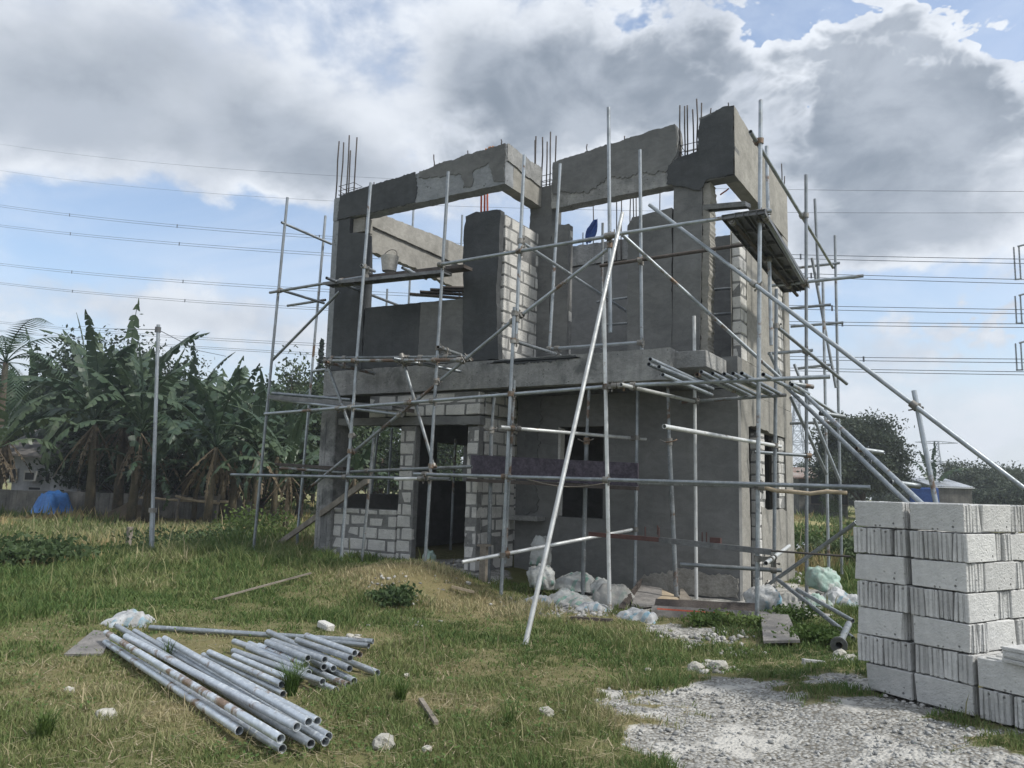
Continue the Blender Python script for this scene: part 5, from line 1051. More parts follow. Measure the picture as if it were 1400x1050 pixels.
def tree(name, base, height, rad, label, seed, n=9000, leaf=.16, mat='foliage', trunk=.35, group=None, cat='tree', clumps=45, spread=.2):
    rg = np.random.default_rng(seed); base = Vector(base); th = height*trunk
    t = thing(name, base, label, cat, group)
    cz = th*.75+(height-th*.75)/2; P, cc = crown_cloud(rg, (base.x, base.y, base.z+cz), (rad, rad, (height-th*.75)/2*.95), n, clumps, spread); P[:, 2] = np.maximum(P[:, 2], base.z+.1)
    V, Fq = quads(P, None, leaf, rg)
    o = npmesh('crown', V-np.array(base), Fq, M[mat]); o.parent = t
    m = MB(); tr_ = height*.022+.03; m.path([base+Vector((0, 0, -.1)), base+Vector((.05*height*.1, 0, th*.5)), base+Vector((0, .1, th)), base+Vector((.1, 0, cz))], [tr_*1.3, tr_, tr_*.8, tr_*.4], 8)
    for k in range(7):
        e = Vector(cc[k*3 % len(cc)]); s_ = base+Vector((0, 0, th*(.7+.08*k))); m.path([s_, s_.lerp(e, .5)+Vector((0, 0, .1)), e], [tr_*.5, tr_*.3, tr_*.1], 6)
    m.build('trunk', M['bark'], t); return t
def banana(base, height, label, seed, nl=9, dry=True, group='banana plants before the houses', ls=1.):
    rg = random.Random(seed); base = Vector(base); t = thing('banana_plant', base, label, 'banana plant', group)
    sh = height*.46; m = MB(); lean = Vector((rg.uniform(-.05, .05), rg.uniform(-.05, .05), 1)); topp = base+lean*sh
    rr = height*.019
    m.path([base+Vector((0, 0, -.1)), base+lean*sh*.4, base+lean*sh*.8, topp], [rr*1.4, rr*1.1, rr*.8, rr*.6], 9)
    m.build('stem', M['stem'], t)
    def leaf(mb, az, up, L, wd, droop, torn=.5):
        dh = Vector((math.cos(az), math.sin(az), 0)); sd = Vector((-dh.y, dh.x, 0)); n = 22; pts = []
        p = Vector(topp); el = up
        for i in range(n+1):
            pts.append(p.copy()); p = p+(dh*math.cos(el)+Vector((0, 0, math.sin(el))))*L/n; el -= droop/n*(.5+1.4*i/n)
        mb.path(pts, [.018*height*.22*(1-.8*i/n)+.004 for i in range(n+1)], 5)
        for s_ in (-1, 1):
            fold = rg.uniform(.15, .6); gap_until = -1
            for i in range(3, n):
                u0, u1 = i/n, (i+1)/n; wf = lambda u: wd*math.sin(math.pi*min(1, max(0, (u-.13)/.87))**.75)**.6 if u < .999 else .02
                k = rg.random()
                if k < torn*.30: continue
                fl = fold+rg.uniform(-.15, .45)*(torn+.3); sl_ = rg.uniform(-.08, .08)*torn
                q0, q1 = pts[i], pts[i+1]; w0 = wf(u0)*rg.uniform(.82, 1.03); w1 = wf(u1)*rg.uniform(.82, 1.03); out = sd*s_*math.cos(fl)+Vector((0, 0, -math.sin(fl))); dd = (q1-q0).normalized()
                md0 = q0+out*w0*.5+Vector((0, 0, .06*w0)); md1 = q1+out*w1*.5+Vector((0, 0, .06*w1)); sh_ = dd*(w0*.22+sl_*w0)
                e0 = q0+out*w0+sh_; e1 = q1+out*w1*(.96)+sh_-dd*(.0 if rg.random() > torn else (q1-q0).length*.35)
                mb.add([q0, q1, md1, md0], [(0, 1, 2, 3)], True); mb.add([md0, md1, e1, e0], [(0, 1, 2, 3)], True)
    g = MB(); a0 = rg.uniform(0, 6.28)
    for k in range(nl):
        f_ = k/(nl-1); up = math.radians(87-58*f_**1.1+rg.uniform(-7, 7)); leaf(g, a0+k*2.4+rg.uniform(-.4, .4), up, height*ls*rg.uniform(.50, .68), height*.058*rg.uniform(.8, 1.2), math.radians(20+105*f_+rg.uniform(-10, 30)), .45+.5*f_)
    g.build('leaves', M['banana'], t, fix=False)
    if dry:
        dm = MB()
        for k in range(9): leaf(dm, rg.uniform(0, 6.28), math.radians(rg.uniform(-80, -40)), height*rg.uniform(.2, .36), height*.02, math.radians(15), .95)
        dm.build('dry_leaves', M['banana_dry'], t, fix=False)
    return t
def gz(px, py, Z=0.): return onZ(px, py, Z)
def at_d(px, D, Z=-.15):
    p = onD(px, 640, D); return Vector((p.x, p.y, Z))
def top_h(px, py, D, Z=-.15): return onD(px, py, D).z-Z
BAN = [(128, 428, 31, 'tallest banana plant, left of the thin lone pole, leaves bolt upright'), (166, 424, 33, 'banana plant with two upright torn leaves just left of the thin lone pole'), (40, 455, 43, 'banana plant behind the blue tarp and the white house'), (185, 450, 29.5, 'banana plant whose crown touches the thin lone pole'), (-12, 500, 28, 'banana plant at the left picture edge'), (255, 478, 34, 'banana plant just right of the thin lone pole'), (288, 484, 27.5, 'banana plant with one erect rolled leaf, arching leaves all round'), (322, 486, 31, 'banana plant with slanting upright leaves left of the outer standard'), (352, 498, 29, 'banana plant directly behind the outer standard'), (225, 500, 36, 'small banana plant between the pole and the metal roof'), (395, 560, 26, 'low banana plant left of the concrete corner column'), (95, 500, 37, 'banana plant above the white house')]
BAN += [(108, 445, 37.5, 'banana plant between the tallest one and the tarp'), (205, 470, 31.5, 'banana plant just behind the thin lone pole'), (308, 505, 33, 'banana plant between the rolled leaf and the outer standard'), (378, 520, 31.5, 'banana plant in the gap between the two left standards'), (0, 480, 35, 'banana plant behind the left picture edge palm'), (208, 590, 30, 'young banana plant at the foot of the grove by the pole'), (338, 575, 29.5, 'young banana plant below the outer standard'), (270, 560, 31.5, 'banana plant in the dark middle of the grove')]
for i, (px, py, D, lab) in enumerate(BAN): banana(at_d(px, D), max(2.2, top_h(px, py, D)), lab, 100+i, nl=12+i % 4, ls=1. if py < 540 else 1.25)
banana(at_d(1274, 46), top_h(1278, 622, 46), 'banana plant beyond the block stack, left of the metal-roofed shed', 140, nl=8, dry=False, group=None, ls=1.2)
banana(at_d(488, 24), top_h(490, 560, 24), 'banana plant seen through the left ground floor opening', 141, nl=8, group=None)
# palm at the left edge
def palm(base, height, label, seed):
    rg = random.Random(seed); t = thing('palm_tree', base, label, 'palm'); base = Vector(base); topp = base+Vector((0, 0, height*.7))
    MB().path([base, base+Vector((.1, 0, height*.35)), topp], [.2, .16, .12], 8).build('trunk', M['bark'], t); g = MB()
    for k in range(16):
        az = k*2.4; el = math.radians(80-6*k+rg.uniform(-5, 5)); L = height*.42; p = topp.copy(); dh = Vector((math.cos(az), math.sin(az), 0)); sd = Vector((-dh.y, dh.x, 0)); pts = []
        for i in range(26):
            pts.append(p.copy()); p = p+(dh*math.cos(el)+Vector((0, 0, math.sin(el))))*L/25; el -= .075
        g.path(pts, [.03*(1-i/27) for i in range(26)], 4)
        for i in range(3, 26):
            for s_ in (-1, 1):
                ll = .85*math.sin(math.pi*(i-1)/26)**.6; tip = pts[i]+sd*s_*ll*.8+(pts[i]-pts[i-1])*2.4+Vector((0, 0, -.35*ll)); w_ = (pts[i]-pts[i-1])*.28
                g.add([pts[i]-w_, pts[i]+w_, tip], [(0, 1, 2)])
    g.build('fronds', M['palm'], t, fix=False)
palm(at_d(-8, 34), top_h(0, 405, 34), 'palm at the left picture edge with feathery fronds', 5)
for i, (px, py, D, rad, sd_, mt, lab) in enumerate(((60, 500, 44, 3.4, 1, 'foliage', 'dark round tree behind the white house'), (130, 452, 46, 3.6, 2, 'foliage', 'tall dark tree behind the tallest banana plants'), (205, 478, 48, 3.4, 3, 'foliage', 'dark tree behind the thin lone pole'), (270, 520, 45, 3.2, 4, 'foliage', 'dark tree behind the banana plant with the rolled leaf'), (340, 520, 46, 3.4, 5, 'foliage', 'dark tree behind the outer standard'), (398, 502, 50, 2.6, 6, 'foliage2', 'pale leafy tree left of the house, behind the inner standard'), (412, 530, 36, 2.4, 7, 'foliage', 'dark bushy tree right beside the concrete corner column'), (0, 520, 46, 3.4, 8, 'foliage', 'dark tree at the left picture edge'), (455, 520, 40, 2.6, 9, 'foliage2', 'tree half hidden by the left edge of the house'), (520, 560, 42, 3.2, 10, 'foliage2', 'tree seen through the left ground floor opening'), (600, 575, 44, 3.2, 11, 'foliage2', 'tree seen through the doorway window'), (170, 560, 37.5, 3.0, 12, 'foliage', 'low dark tree behind the banana stems by the pole'), (310, 560, 37, 3.0, 13, 'foliage', 'low dark tree in the shade of the right banana plants'), (360, 570, 36, 2.6, 14, 'foliage', 'low dark tree left of the concrete corner column'))):
    tree('broadleaf_tree', at_d(px, D), top_h(px, py, D), rad, lab, 200+sd_, 11000, .13, mt, group='dark trees behind the banana plants', trunk=.12, spread=.16, clumps=60)
# slim conifer
def conifer(base, height, label, seed):
    rg = np.random.default_rng(seed); base = Vector(base); t = thing('conifer', base, label, 'tree'); n = 2600; z = rg.random(n)
    lay_ = z; rr = ((1-z)*.85+.1)*(.45+.55*np.abs(np.sin(z*44)))*(.25+.75*rg.random(n)); th = rg.uniform(0, 6.28, n)
    P = np.stack([rr*np.cos(th), rr*np.sin(th), height*(.25+.75*(lay_+.02*rg.random(n)))+.25*rr], -1); V, Fq = quads(P, None, .12, rg); o = npmesh('crown', V, Fq, M['foliage']); o.parent = t
    MB().path([base, base+Vector((0, 0, height))], [.14, .02], 6).build('trunk', M['bark'], t)
conifer(at_d(430, 52), top_h(428, 462, 52), 'slim layered conifer left of the house', 3)
conifer(at_d(440, 55), top_h(438, 478, 55), 'second, shorter conifer against the left wall of the house', 4)
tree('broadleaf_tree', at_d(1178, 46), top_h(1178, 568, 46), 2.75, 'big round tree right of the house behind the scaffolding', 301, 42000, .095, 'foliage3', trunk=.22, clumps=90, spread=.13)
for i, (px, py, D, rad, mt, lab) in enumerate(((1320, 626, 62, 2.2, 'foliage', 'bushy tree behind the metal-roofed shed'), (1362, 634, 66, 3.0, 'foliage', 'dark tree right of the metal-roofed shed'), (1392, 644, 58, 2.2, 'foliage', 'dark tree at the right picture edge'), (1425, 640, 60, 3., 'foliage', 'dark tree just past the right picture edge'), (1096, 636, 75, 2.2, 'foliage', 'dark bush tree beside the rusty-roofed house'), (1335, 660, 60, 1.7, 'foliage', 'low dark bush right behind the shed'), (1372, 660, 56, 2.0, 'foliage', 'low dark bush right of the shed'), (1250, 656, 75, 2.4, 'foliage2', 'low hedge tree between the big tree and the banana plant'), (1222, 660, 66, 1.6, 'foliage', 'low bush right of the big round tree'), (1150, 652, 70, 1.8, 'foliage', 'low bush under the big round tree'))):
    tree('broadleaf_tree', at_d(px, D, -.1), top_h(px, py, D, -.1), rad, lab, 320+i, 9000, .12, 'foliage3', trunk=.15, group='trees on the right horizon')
# far tree line: nobody could count it
def treeline():
    rg = np.random.default_rng(77); n = 30000; az = np.radians(rg.uniform(-85, 25, n)); D = rg.uniform(150, 190, n); hh = (2.5+4.5*fbm(az*40, D*0, 1., 5, 4))*rg.random(n)**.6
    V, Fq = quads(np.stack([np.sin(az)*D, np.cos(az)*D, hh], -1), None, .55, rg); kind(npmesh('far_trees', V, Fq, M['foliage2']), 'stuff')
treeline()
# weeds: leafy clumps
def weed(px, py, w, h_, label, seed, n=500, leaf=.03, mat='weed', cat='weed', Y=None, group=None, stem=True, name='weed'):
    rg = np.random.default_rng(seed); b = Zf(px, py) if Y is None else Vector((onY(px, py, Y).x, Y, h1(onY(px, py, Y).x, Y)))
    if (b-C0).length > 16: b.z = h1(b.x, b.y)
    t = thing(name, b, label, cat, group)
    P, cc = crown_cloud(rg, (0, 0, h_*.48), (w/2, w/2, h_*.52), n, 14, .3, .2); P[:, 2] = np.abs(P[:, 2])+.01; V, Fq = quads(P, None, leaf, rg, .6)
    npmesh('leaves', V, Fq, M[mat]).parent = t
    if stem:
        m = MB()
        for c in cc[:10]: m.path([b, b+Vector(c)*.6+Vector((0, 0, .02)), b+Vector(c)], [.006, .004, .002], 4)
        m.build('stems', M['weed'], t)
weed(540, 828, .50, .19, 'dark green weed on the mound in front of the doorway', 1, 900, .028, 'weed_dark')
weed(25, 770, 2.2, .36, 'broad dark bush at the left picture edge beyond the mown grass', 2, 2600, .05, 'weed_dark', name='bush', cat='bush')
weed(352, 738, 1.9, .85, 'leafy shrub just left of the outer standard', 3, 2200, .045, 'weed', name='shrub', cat='shrub')
weed(100, 748, 3.0, .22, 'bright green weed patch right of the dark bush', 4, 1500, .045, 'weed'); weed(160, 752, 2.4, .2, 'bright green weed patch around the short stake', 5, 1300, .045, 'weed'); weed(262, 748, 2.4, .5, 'tangled weeds right of the lone thin pole', 6, 1300, .04, 'weed_dark')
for i, (px, py, w, h_, mt, lab) in enumerate(((1108, 872, .6, .13, 'weed', 'lush green vines left of the block stack'), (1085, 850, .6, .2, 'weed', 'green vines behind the square board'), (1010, 852, .7, .14, 'weed', 'low green vines in front of the pale plank'), (960, 849, .6, .12, 'weed', 'low green vines left along the pale plank'), (1128, 878, .35, .12, 'weed', 'green vines by the flanged pipe'), (1140, 768, 1.4, .5, 'weed_dark', 'weeds behind the right standards'), (1165, 775, 1.4, .8, 'weed_dark', 'tall weeds just left of the block stack'), (1105, 735, 2.0, .45, 'weed', 'weeds at the edge of the yellow field right of the house'), (1150, 735, 2.0, .5, 'weed', 'weeds between the far standards'), (1138, 712, 1.3, 1.3, 'weed_dark', 'dark round shrub between the far standards'), (1092, 745, 1.2, .6, 'weed', 'weeds against the right rear corner of the house'), (1395, 905, .5, .3, 'weed_dark', 'weeds behind the low annex of the stack'))):
    weed(px, py, w, h_, lab, 30+i, 800 if w < 1 else 1300, .022 if w < 1 else .045, mt, group=None)
def tuft(px, py, h_, n, label, seed, dry=.3):
    rg = random.Random(seed); b = Zf(px, py); m = MB()
    for k in range(n):
        a = rg.uniform(0, 6.28); L = h_*rg.uniform(.5, 1.1); ln = rg.uniform(.15, .75)*L; w_ = rg.uniform(.002, .0042); r0 = Vector((rg.uniform(-.03, .03), rg.uniform(-.03, .03), -.005)); d = Vector((math.cos(a), math.sin(a), 0)); s_ = Vector((-d.y, d.x, 0))*w_
        p = [b+r0, b+r0+d*ln*.3+Vector((0, 0, L*.55)), b+r0+d*ln+Vector((0, 0, L*.9))]
        m.add([p[0]-s_, p[0]+s_, p[1]+s_, p[1]-s_], [(0, 1, 2, 3)]); m.add([p[1]-s_, p[1]+s_, p[2]], [(0, 1, 2)])
    return tag(m.build('grass_tuft', M['weed'] if dry < .5 else M['banana_dry'], None, origin=b, fix=False), label, 'grass tuft')
tuft(398, 945, .26, 130, 'tall grass tuft between the two heaps of pipes', 1); tuft(410, 925, .2, 70, 'grass tuft that covers the ends of the short pipes', 2); tuft(548, 955, .16, 120, 'grass tuft right of the pipe pile', 3); tuft(60, 1000, .22, 110, 'tall grass at the lower left corner', 4); tuft(700, 990, .28, 26, 'few long stalks left of the limestone rock', 9); tuft(230, 900, .28, 30, 'thin stalks beside the long pipes', 10)

def field_grass():
    rg = np.random.default_rng(15); n = 90000; D = 15*(60/15)**rg.random(n); az = rg.uniform(math.radians(-78), math.radians(12), n); x = np.sin(az)*D; y = np.cos(az)*D
    cl = fbm(x, y, 2.2, 7, 4); k = (rg.random(n) < sst(.3, .62, cl)) & ~((x > -10.5) & (x < -2.5) & (y > 9) & (y < 16)); x, y, cl, D = x[k], y[k], cl[k], D[k]; n = len(x); z = H(x, y)-.03
    h_ = (.16+.45*sst(.4, .75, cl)*rg.random(n))*rg.uniform(.5, 1.2, n); w = .006+.0011*D; a = rg.uniform(0, 6.28, n); la = rg.uniform(0, 6.28, n); ln = h_*rg.uniform(.1, .8, n)
    V = np.empty((n, 3, 3)); V[:, 0] = np.stack([x-np.cos(a)*w, y-np.sin(a)*w, z], -1); V[:, 1] = np.stack([x+np.cos(a)*w, y+np.sin(a)*w, z], -1); V[:, 2] = np.stack([x+np.cos(la)*ln, y+np.sin(la)*ln, z+h_], -1)
    tint = np.clip(.15+.9*sst(.42, .62, fbm(x, y, 3.5, 23, 4))+rg.normal(0, .15, n), 0, 1)
    m = leaf_mat('field_blades', (.065, .12, .03), (.16, .18, .07), attr='tint', c3=(.36, .29, .15), tr=.3, spec=.2)
    kind(npmesh('field_grass', V.reshape(-1, 3), np.arange(3*n).reshape(-1, 3), m, {'tint': np.repeat(tint, 3)}), 'stuff')
field_grass()
# ------------------------------------------------------------------ houses, walls and poles behind
def hx(px, py, D): return onD(px, py, D)
def facing(px0, px1, D0, D1, ztop, zbot, depth):
    """wall corners between two pixels columns at two distances"""
    a = onD(px0, 660, D0); b = onD(px1, 660, D1); a.z = b.z = zbot; d = (b-a).normalized(); n = Vector((-d.y, d.x, 0))
    return a, b, d, n
def slabbox(mb, a, b, n, t, z0, z1):
    v = [Vector((p.x, p.y, z)) for z in (z0, z1) for p in (a, b, b+n*t, a+n*t)]
    mb.add(v, [(0, 1, 2, 3), (7, 6, 5, 4), (0, 4, 5, 1), (1, 5, 6, 2), (2, 6, 7, 3), (3, 7, 4, 0)]); return mb
D_H = 36
a, b, d, n = facing(16, 113, D_H, D_H, 0, -.2, 4)
wh = thing('white_house', (a+b)/2, 'white house with an air conditioner, under the banana plants', 'house')
zt_ = onD(60, 618, D_H).z
slabbox(MB(), a, b, n, 4., -.2, zt_).build('wall', M['whitewall'], wh)
mid_ = a+d*((b-a).length*.57); slabbox(MB(), mid_-n*.12, b-n*.12, n, .11, -.2, zt_-.25).build('wall_bay', M['whitewall'], wh)
m = MB(); e0 = a-d*.5-n*.7; e1 = b+d*.2-n*.7
m.add([Vector((e0.x, e0.y, zt_-.05)), Vector((e1.x, e1.y, zt_-.35)), Vector(((e1+n*3).x, (e1+n*3).y, zt_+1.1)), Vector(((e0+n*3).x, (e0+n*3).y, zt_+1.2))], [(0, 1, 2, 3)])
m.add([v+Vector((0, 0, -.1)) if isinstance(v, Vector) else Vector(v)+Vector((0, 0, -.1)) for v in m.v[:4]], [(3, 2, 1, 0)]); m.add([m.v[0], m.v[1], m.v[5], m.v[4]], [(0, 1, 2, 3)])
m.build('roof', M['roof'], wh)
acp = onD(50, 651, D_H)-n*.28; ac = MB().obox(acp, d*.28, n*.25, Vector((0, 0, .24))).build('air_conditioner', M['ac'], wh, bevel=.02)
MB().obox(acp-n*.255+Vector((0, 0, -.01)), d*.2, n*.012, Vector((0, 0, .16))).build('grille', M['dark'], ac)
for px, py, hw, hh in ((66, 652, .09, .19), (19, 650, .12, .3), (48, 668, .26, .05)):
    p = onD(px, py, D_H)-n*.02; f_ = MB().obox(p, d*(hw+.04), n*.03, Vector((0, 0, hh+.04))).build('window', M['ac'], wh); MB().obox(p-n*.035, d*hw, n*.004, Vector((0, 0, hh))).build('pane', M['dark'], f_)
# garden wall
a, b, d, n = facing(-30, 345, 35, 33, 0, -.3, .2); zt_ = onD(60, 671, 35).z
gw = MB(); L = (b-a).length; k = 26
for i in range(k):
    p = a+d*L*i/k; q = a+d*(L*(i+1)/k-.012); slabbox(gw, p, q, n, .18, -.3, zt_+random.choice((0, 0, .02, -.18 if i > 16 else 0)))
tag(gw.build('garden_wall', M['hollow'], None, origin=a), 'low stained block wall in front of the white house and banana stems', 'wall')
# further little houses behind the banana plants
def hut(px0, px1, pyt, D, depth, wm, rm, label, name='hut', pitch=.9, over=.4, face=True):
    a, b, d, n = facing(px0, px1, D, D, 0, -.2, depth); zt_ = onD((px0+px1)/2, pyt, D).z; t = thing(name, (a+b)/2, label, 'house')
    slabbox(MB(), a, b, n, depth, -.2, zt_).build('wall', M[wm], t)
    m = MB(); e0 = a-d*over-n*over; e1 = b+d*over-n*over; f0 = e0+n*(depth+2*over); f1 = e1+n*(depth+2*over)
    z = lambda p, q: Vector((p.x, p.y, q)); k = 14
    for s_ in range(k):
        p, q = e0.lerp(e1, s_/k), e0.lerp(e1, (s_+1)/k); r_, u_ = f0.lerp(f1, s_/k), f0.lerp(f1, (s_+1)/k); c = (p+q)/2; e = (r_+u_)/2
        m.add([z(p, zt_), z(c, zt_+.04), z(e, zt_+pitch+.04), z(r_, zt_+pitch)], [(0, 1, 2, 3)]); m.add([z(c, zt_+.04), z(q, zt_), z(u_, zt_+pitch), z(e, zt_+pitch+.04)], [(0, 1, 2, 3)])
    m.add([z(e0, zt_-.06), z(e1, zt_-.06), z(f1, zt_+pitch-.06), z(f0, zt_+pitch-.06)], [(3, 2, 1, 0)]); m.add([z(e0, zt_), z(e1, zt_), z(e1, zt_-.06), z(e0, zt_-.06)], [(0, 1, 2, 3)])
    m.build('roof', M[rm], t, fix=False)
    if not face: return t
    c = a+d*(b-a).length*.5-n*.02; f_ = MB().obox(c+Vector((0, 0, 1.5)), d*.45, n*.04, Vector((0, 0, .4))).build('window', M['wood'], t); MB().obox(c-n*.045+Vector((0, 0, 1.5)), d*.38, n*.004, Vector((0, 0, .34))).build('pane', M['dark'], f_)
    return t
hut(170, 212, 640, 38, 3, 'whitewall', 'roof', 'pale wall of a small house between the banana stems', pitch=.7)
hut(232, 268, 625, 37, 3, 'hollow', 'metalroof', 'small house with a bright metal roof behind the banana stems', pitch=.45, over=.3)
hut(1278, 1328, 666, 44, 2.6, 'hollow', 'metalroof', 'block shed with a bright metal roof beyond the block stack', 'shed', pitch=.5, over=.12, face=False)
hut(1092, 1140, 654, 50, 4, 'hollow', 'rustroof', 'house with a patchy rusty roof behind the far standards', pitch=.8, over=.4)
hut(1140, 1158, 672, 48, 2, 'hollow', 'roof', 'small grey hut beside the big round tree', pitch=.3, over=.2)
# tarp, mound, bamboo rails, stake, lone pole
p = at_d(78, 33.5, -.1); V = []; n_ = 20; hh = top_h(78, 672, 33.5, -.1); wd = .80
for i in range(n_+1):
    for j in range(n_+1):
        x_, y_ = i/n_*2-1, j/n_*2-1; rr_ = max(abs(x_), abs(y_)); z_ = hh*(1-sst(.42, 1.0, rr_))*(1+.16*mnoise.noise(Vector((x_*1.5, y_*1.5, 7))))-.10*abs(mnoise.noise(Vector((x_*4, y_*4, 9))))+.06*mnoise.noise(Vector((x_*3, y_*3, 1)))+.04*mnoise.noise(Vector((x_*8, y_*8, 2))); k_ = 1+.12*mnoise.noise(Vector((x_*2+5, y_*2, 0)))
        V.append(p+Vector((x_*wd*k_*(1.12 if rr_ > .9 else 1), y_*wd*.8*k_, float(z_))))
m = MB().add(V, [(i*(n_+1)+j, (i+1)*(n_+1)+j, (i+1)*(n_+1)+j+1, i*(n_+1)+j+1) for i in range(n_) for j in range(n_)], True)
tag(m.build('blue_tarp', M['bluetarp'], None, origin=p), 'bright blue tarp draped over a heap in front of the garden wall', 'tarp')
p = at_d(1262, 44, -.1); z_ = top_h(1262, 668, 44, -.1); tag(MB().box(-.75, .75, -.4, .4, 0, z_, .08).build('blue_tank', M['bluecloth'], None, bevel=.08), 'dark blue box-like tank left of the metal-roofed shed', 'tank').location = p
def heap(px, py, D, w, h_, mat, label, seed):
    p = at_d(px, D, -.1); V = []; n_ = 24
    for i in range(n_+1):
        for j in range(n_+1):
            x_, y_ = i/n_*2-1, j/n_*2-1; V.append(p+Vector((x_*w, y_*w*.7, max(-.05, h_*(math.exp(-2.6*(x_*x_+y_*y_))*1.1-.09)*(1+.3*mnoise.noise(Vector((x_*4+seed, y_*4, 0))))))))
    m = MB().add(V, [(i*(n_+1)+j, (i+1)*(n_+1)+j, (i+1)*(n_+1)+j+1, i*(n_+1)+j+1) for i in range(n_) for j in range(n_)], True); return tag(m.build('dirt_heap', M[mat], None, origin=p), label, 'heap')
heap(185, 690, 32.5, 1.5, .55, 'banana_dry', 'brown heap of dry leaves under the banana plants', 1)
for k, (x0, y0, x1, y1, D) in enumerate(((190, 680, 312, 686, 31.5), (240, 678, 268, 682, 31.3), (245, 680, 300, 688, 31.2))):
    a, b = onD(x0, y0, D), onD(x1, y1, D); tag(MB().path([a, a.lerp(b, .5)+Vector((0, 0, -.04)), b], .05, 8).build('bamboo_rail', M['palewood'], None, origin=a), ['longest pale bamboo rail under the banana plants', 'short pale bamboo rail, upper right of the heap', 'third pale bamboo rail, lowest of the three'][k], 'bamboo rail')
for px, D in ((246, 31.4), (300, 31.4)):
    b = at_d(px, D, -.25); t_ = onD(px, 676, D); MBp = MB().path([b, t_], .05, 7).build('rail_post', M['wood'], None, origin=b); tag(MBp, 'post under the bamboo rails, '+('left one' if px < 260 else 'right one'), 'post')
a = onZ(176, 746, -.1); t_ = onY(177, 720, a.y); m = MB(); m.box(-.06, .06, -.05, .05, -.2, t_.z-a.z, .012); o = m.build('stake', M['wood'], None, bevel=.01); o.location = a; tag(o, 'short grey wooden stake in the grass left of the lone pole', 'stake')
a = onZ(207, 762, -.05); t_ = onY(216.5, 444, a.y); a.z -= .1; lp = thing('lone_pole', a, 'thin grey pipe pole standing alone in the grass left of the house', 'pole')
c = a.lerp(t_, .21); MB().tube(a, c, .05, 12).build('lower_tube', M['pipe'], lp, fix=False); MB().tube(c, t_, .036, 12).build('upper_tube', M['pipe'], lp, fix=False); MB().tube(c-Vector((0, 0, .04)), c+Vector((0, 0, .05)), .075, 12).build('clamp', M['coupler'], lp, fix=False); MB().tube(t_-Vector((0, 0, .16)), t_-Vector((0, 0, .05)), .06, 10).build('cap', M['steel'], lp, fix=False)
q = onY(309, 487, 16.); MB().path([t_-Vector((0, 0, .1)), t_.lerp(q, .5)-Vector((0, 0, .18)), q], .008, 5).build('wire', M['cable'], lp)
s_ = onY(110, 446, 20.); MB().path([t_-Vector((0, 0, .1)), t_.lerp(s_, .5)-Vector((0, 0, .1)), s_], .009, 5).build('wire', M['insul'], lp)
# ------------------------------------------------------------------ power lines, pylons
def line_thing(pts, Y, r, label, twin=None, ext=(-500, 60)):
    P = [onY(x, y, Y) for x, y in pts]; X = np.array([p.x for p in P]); Z = np.array([p.z for p in P]); cf = np.polyfit(X, Z, 2 if len(P) > 2 else 1)
    x0, x1 = X.min()-12, X.max()+2; xs_ = np.linspace(x0, x1, 70); mid_ = xs_.mean()
    o = Vector((mid_, Y, float(np.polyval(cf, mid_)))); t = thing('power_line', o, label, 'power line', 'power lines across the sky')
    for dz in ((0,) if not twin else (0, -twin)): MB().path([(x, Y, float(np.polyval(cf, x))+dz) for x in xs_], r, 5).build('conductor', M['cable'], t, fix=False)
    if twin:
        for xx in np.arange(x0+8, x1-2, 21): MB().box(xx-.05, xx+.05, Y-.02, Y+.02, float(np.polyval(cf, xx))-twin-.06, float(np.polyval(cf, xx))+.06).build('spacer', M['cable'], t)
YL = 50
for k, (pl, tw) in enumerate((([(0, 281), (210, 301), (420, 324), (1150, 353), (1400, 350.5)], .25), ([(0, 308), (210, 327), (430, 346), (1150, 381), (1400, 377)], .235), ([(0, 361), (200, 376), (410, 396), (1150, 423), (1400, 419)], .235), ([(0, 387), (220, 404), (430, 423), (1150, 444), (1400, 439)], .2), ([(0, 440), (220, 457), (440, 470), (1150, 491.5), (1400, 488)], .2), ([(0, 452), (220, 468), (440, 484), (1150, 510), (1400, 503)], .17))):
    line_thing(pl, YL, .019, ['uppermost twin power line crossing behind the house', 'second twin power line from the top', 'third twin power line from the top', 'fourth twin power line from the top', 'fifth twin power line, just above the banana tops on the left', 'lowest twin power line, touching the banana tops'][k], tw)
line_thing([(0, 198), (310, 225), (620, 255), (1140, 262), (1400, 257)], 44, .010, 'topmost single earth wire, faint against the cloud'); line_thing([(0, 233), (430, 273), (1140, 293), (1400, 289)], 44, .010, 'second single earth wire under the topmost one')
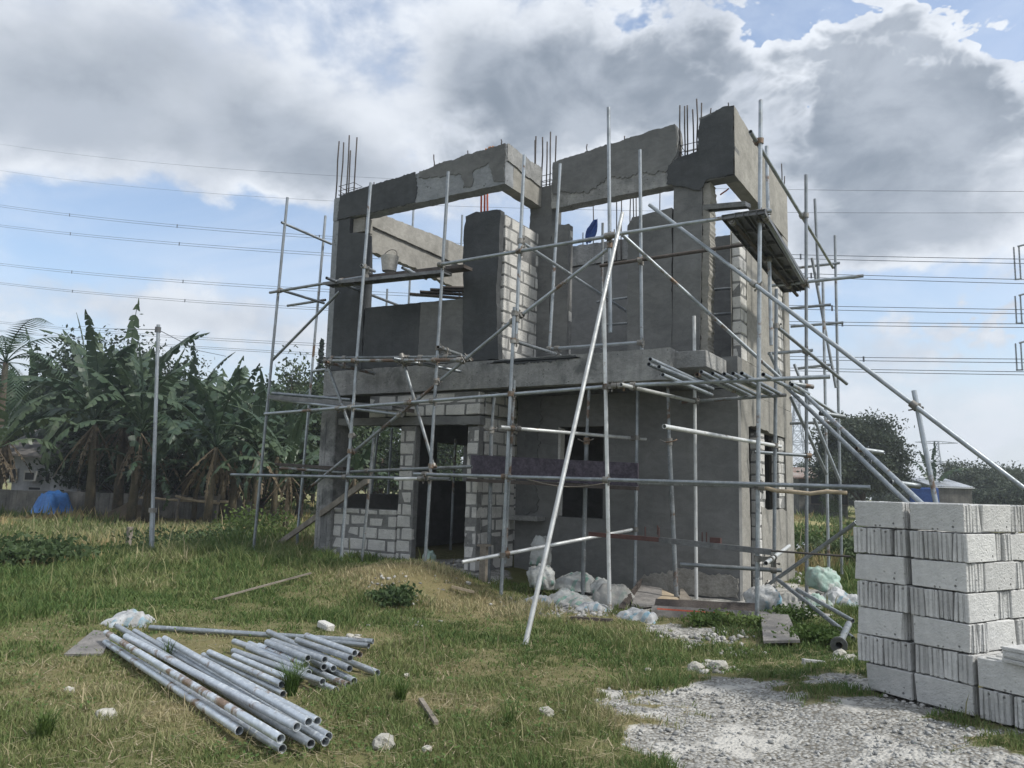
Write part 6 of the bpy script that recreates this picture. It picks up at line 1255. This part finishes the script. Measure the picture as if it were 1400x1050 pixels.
def pylon(c, Ht, wd, label, arms, t_=.14, lines=True):
    c = Vector(c); t = thing('pylon', c, label, 'pylon'); m = MB(); n_ = 9; hw = lambda f_: wd*(.5-.38*min(1, f_*1.15))
    lv = [[c+Vector((sx_*hw(f_), sy_*hw(f_), Ht*f_)) for sx_, sy_ in ((-1, -1), (1, -1), (1, 1), (-1, 1))] for f_ in [i/n_ for i in range(n_+1)]]
    for i in range(n_):
        for k in range(4):
            m.tube(lv[i][k], lv[i+1][k], t_*.6, 5); m.tube(lv[i][k], lv[i+1][(k+1) % 4], t_*.35, 4); m.tube(lv[i][(k+1) % 4], lv[i+1][k], t_*.35, 4); m.tube(lv[i+1][k], lv[i+1][(k+1) % 4], t_*.35, 4)
    m.build('lattice_tower', M['tower'], t, fix=False)
    for f_, hl in arms:
        g = MB(); z_ = Ht*f_
        for s_ in (-1, 1):
            tip = c+Vector((s_*hl*.86, -s_*hl*-.5, z_)); b0 = c+Vector((0, 0, z_-.02*Ht)); b1 = c+Vector((0, 0, z_+.025*Ht)); g.tube(b0, tip, t_*.5, 5); g.tube(b1, tip, t_*.5, 5)
            for q_ in (.3, .6): g.tube(b0.lerp(tip, q_), b1.lerp(tip, q_), t_*.3, 4)
        g.build('cross_arm', M['tower'], t, fix=False)
p = onD(1284, 690, 220); p.z = 0; pylon(p, onD(1284, 603, 220).z, 4.7, 'distant lattice pylon above the banana plant on the right', ((.985, 6.), (.66, 6.), (.38, 5.4)), .28)
p = onD(1092, 690, 190); p.z = 0; pylon(p, onD(1092, 540, 190).z, 5.5, 'lattice pylon seen through the right scaffolding', ((.93, 4.), (.75, 4.5), (.55, 4.)), .2)
p = onY(1478, 690, 50.4); p.z = 0; hp = onY(1478, 270, 50).z; pylon(p, hp, 2.4, 'near pylon just past the right picture edge, arm tips reaching in', tuple((onY(1440, y_, 50).z/hp, 1.75) for y_ in (325, 392, 457)), .1)
for (px, y0, y1, lab) in ((1391, 337, 381, 'upper hanging insulator string at the right picture edge'), (1392.5, 404, 441, 'middle hanging insulator string at the right picture edge'), (1393, 469, 505, 'lower hanging insulator string at the right picture edge')):
    a, b = onY(px, y0, 50), onY(px+1, y1, 50); t = thing('insulator_string', b, lab, 'insulator')
    for dx_ in (-.12, .12):
        m = MB(); L = (a-b).length
        for k in range(22): z_ = b+Vector((dx_, 0, L*k/22)); m.tube(z_, z_+Vector((0, 0, L/40)), .045, 8); m.tube(z_+Vector((0, 0, L/40)), z_+Vector((0, 0, L/22)), .02, 6)
        m.build('disc_string', M['insul'], t, fix=False)
    MB().box(b.x-.17, b.x+.17, b.y-.02, b.y+.02, b.z-.07, b.z).build('yoke', M['insul'], t)
    arm = onY(1440, y0-12, 50); MB().tube(a+Vector((0, 0, 0)), arm, .05, 6).build('hanger', M['tower'], t, fix=False)
# ------------------------------------------------------------------ air
if HAZE > 0:
    m, t, out = newmat('air'); v = t.n('ShaderNodeVolumePrincipled', i_Density=HAZE); v.inputs['Color'].default_value = (.86, .92, 1, 1); v.inputs['Anisotropy'].default_value = .35
    t.put(out.inputs['Volume'], v.outputs[0])
    o = MB().box(-402, 402, -122, 402, -1.4, HAZETOP).build('haze', m); kind(o, 'stuff')
S.cycles.volume_bounces = 0
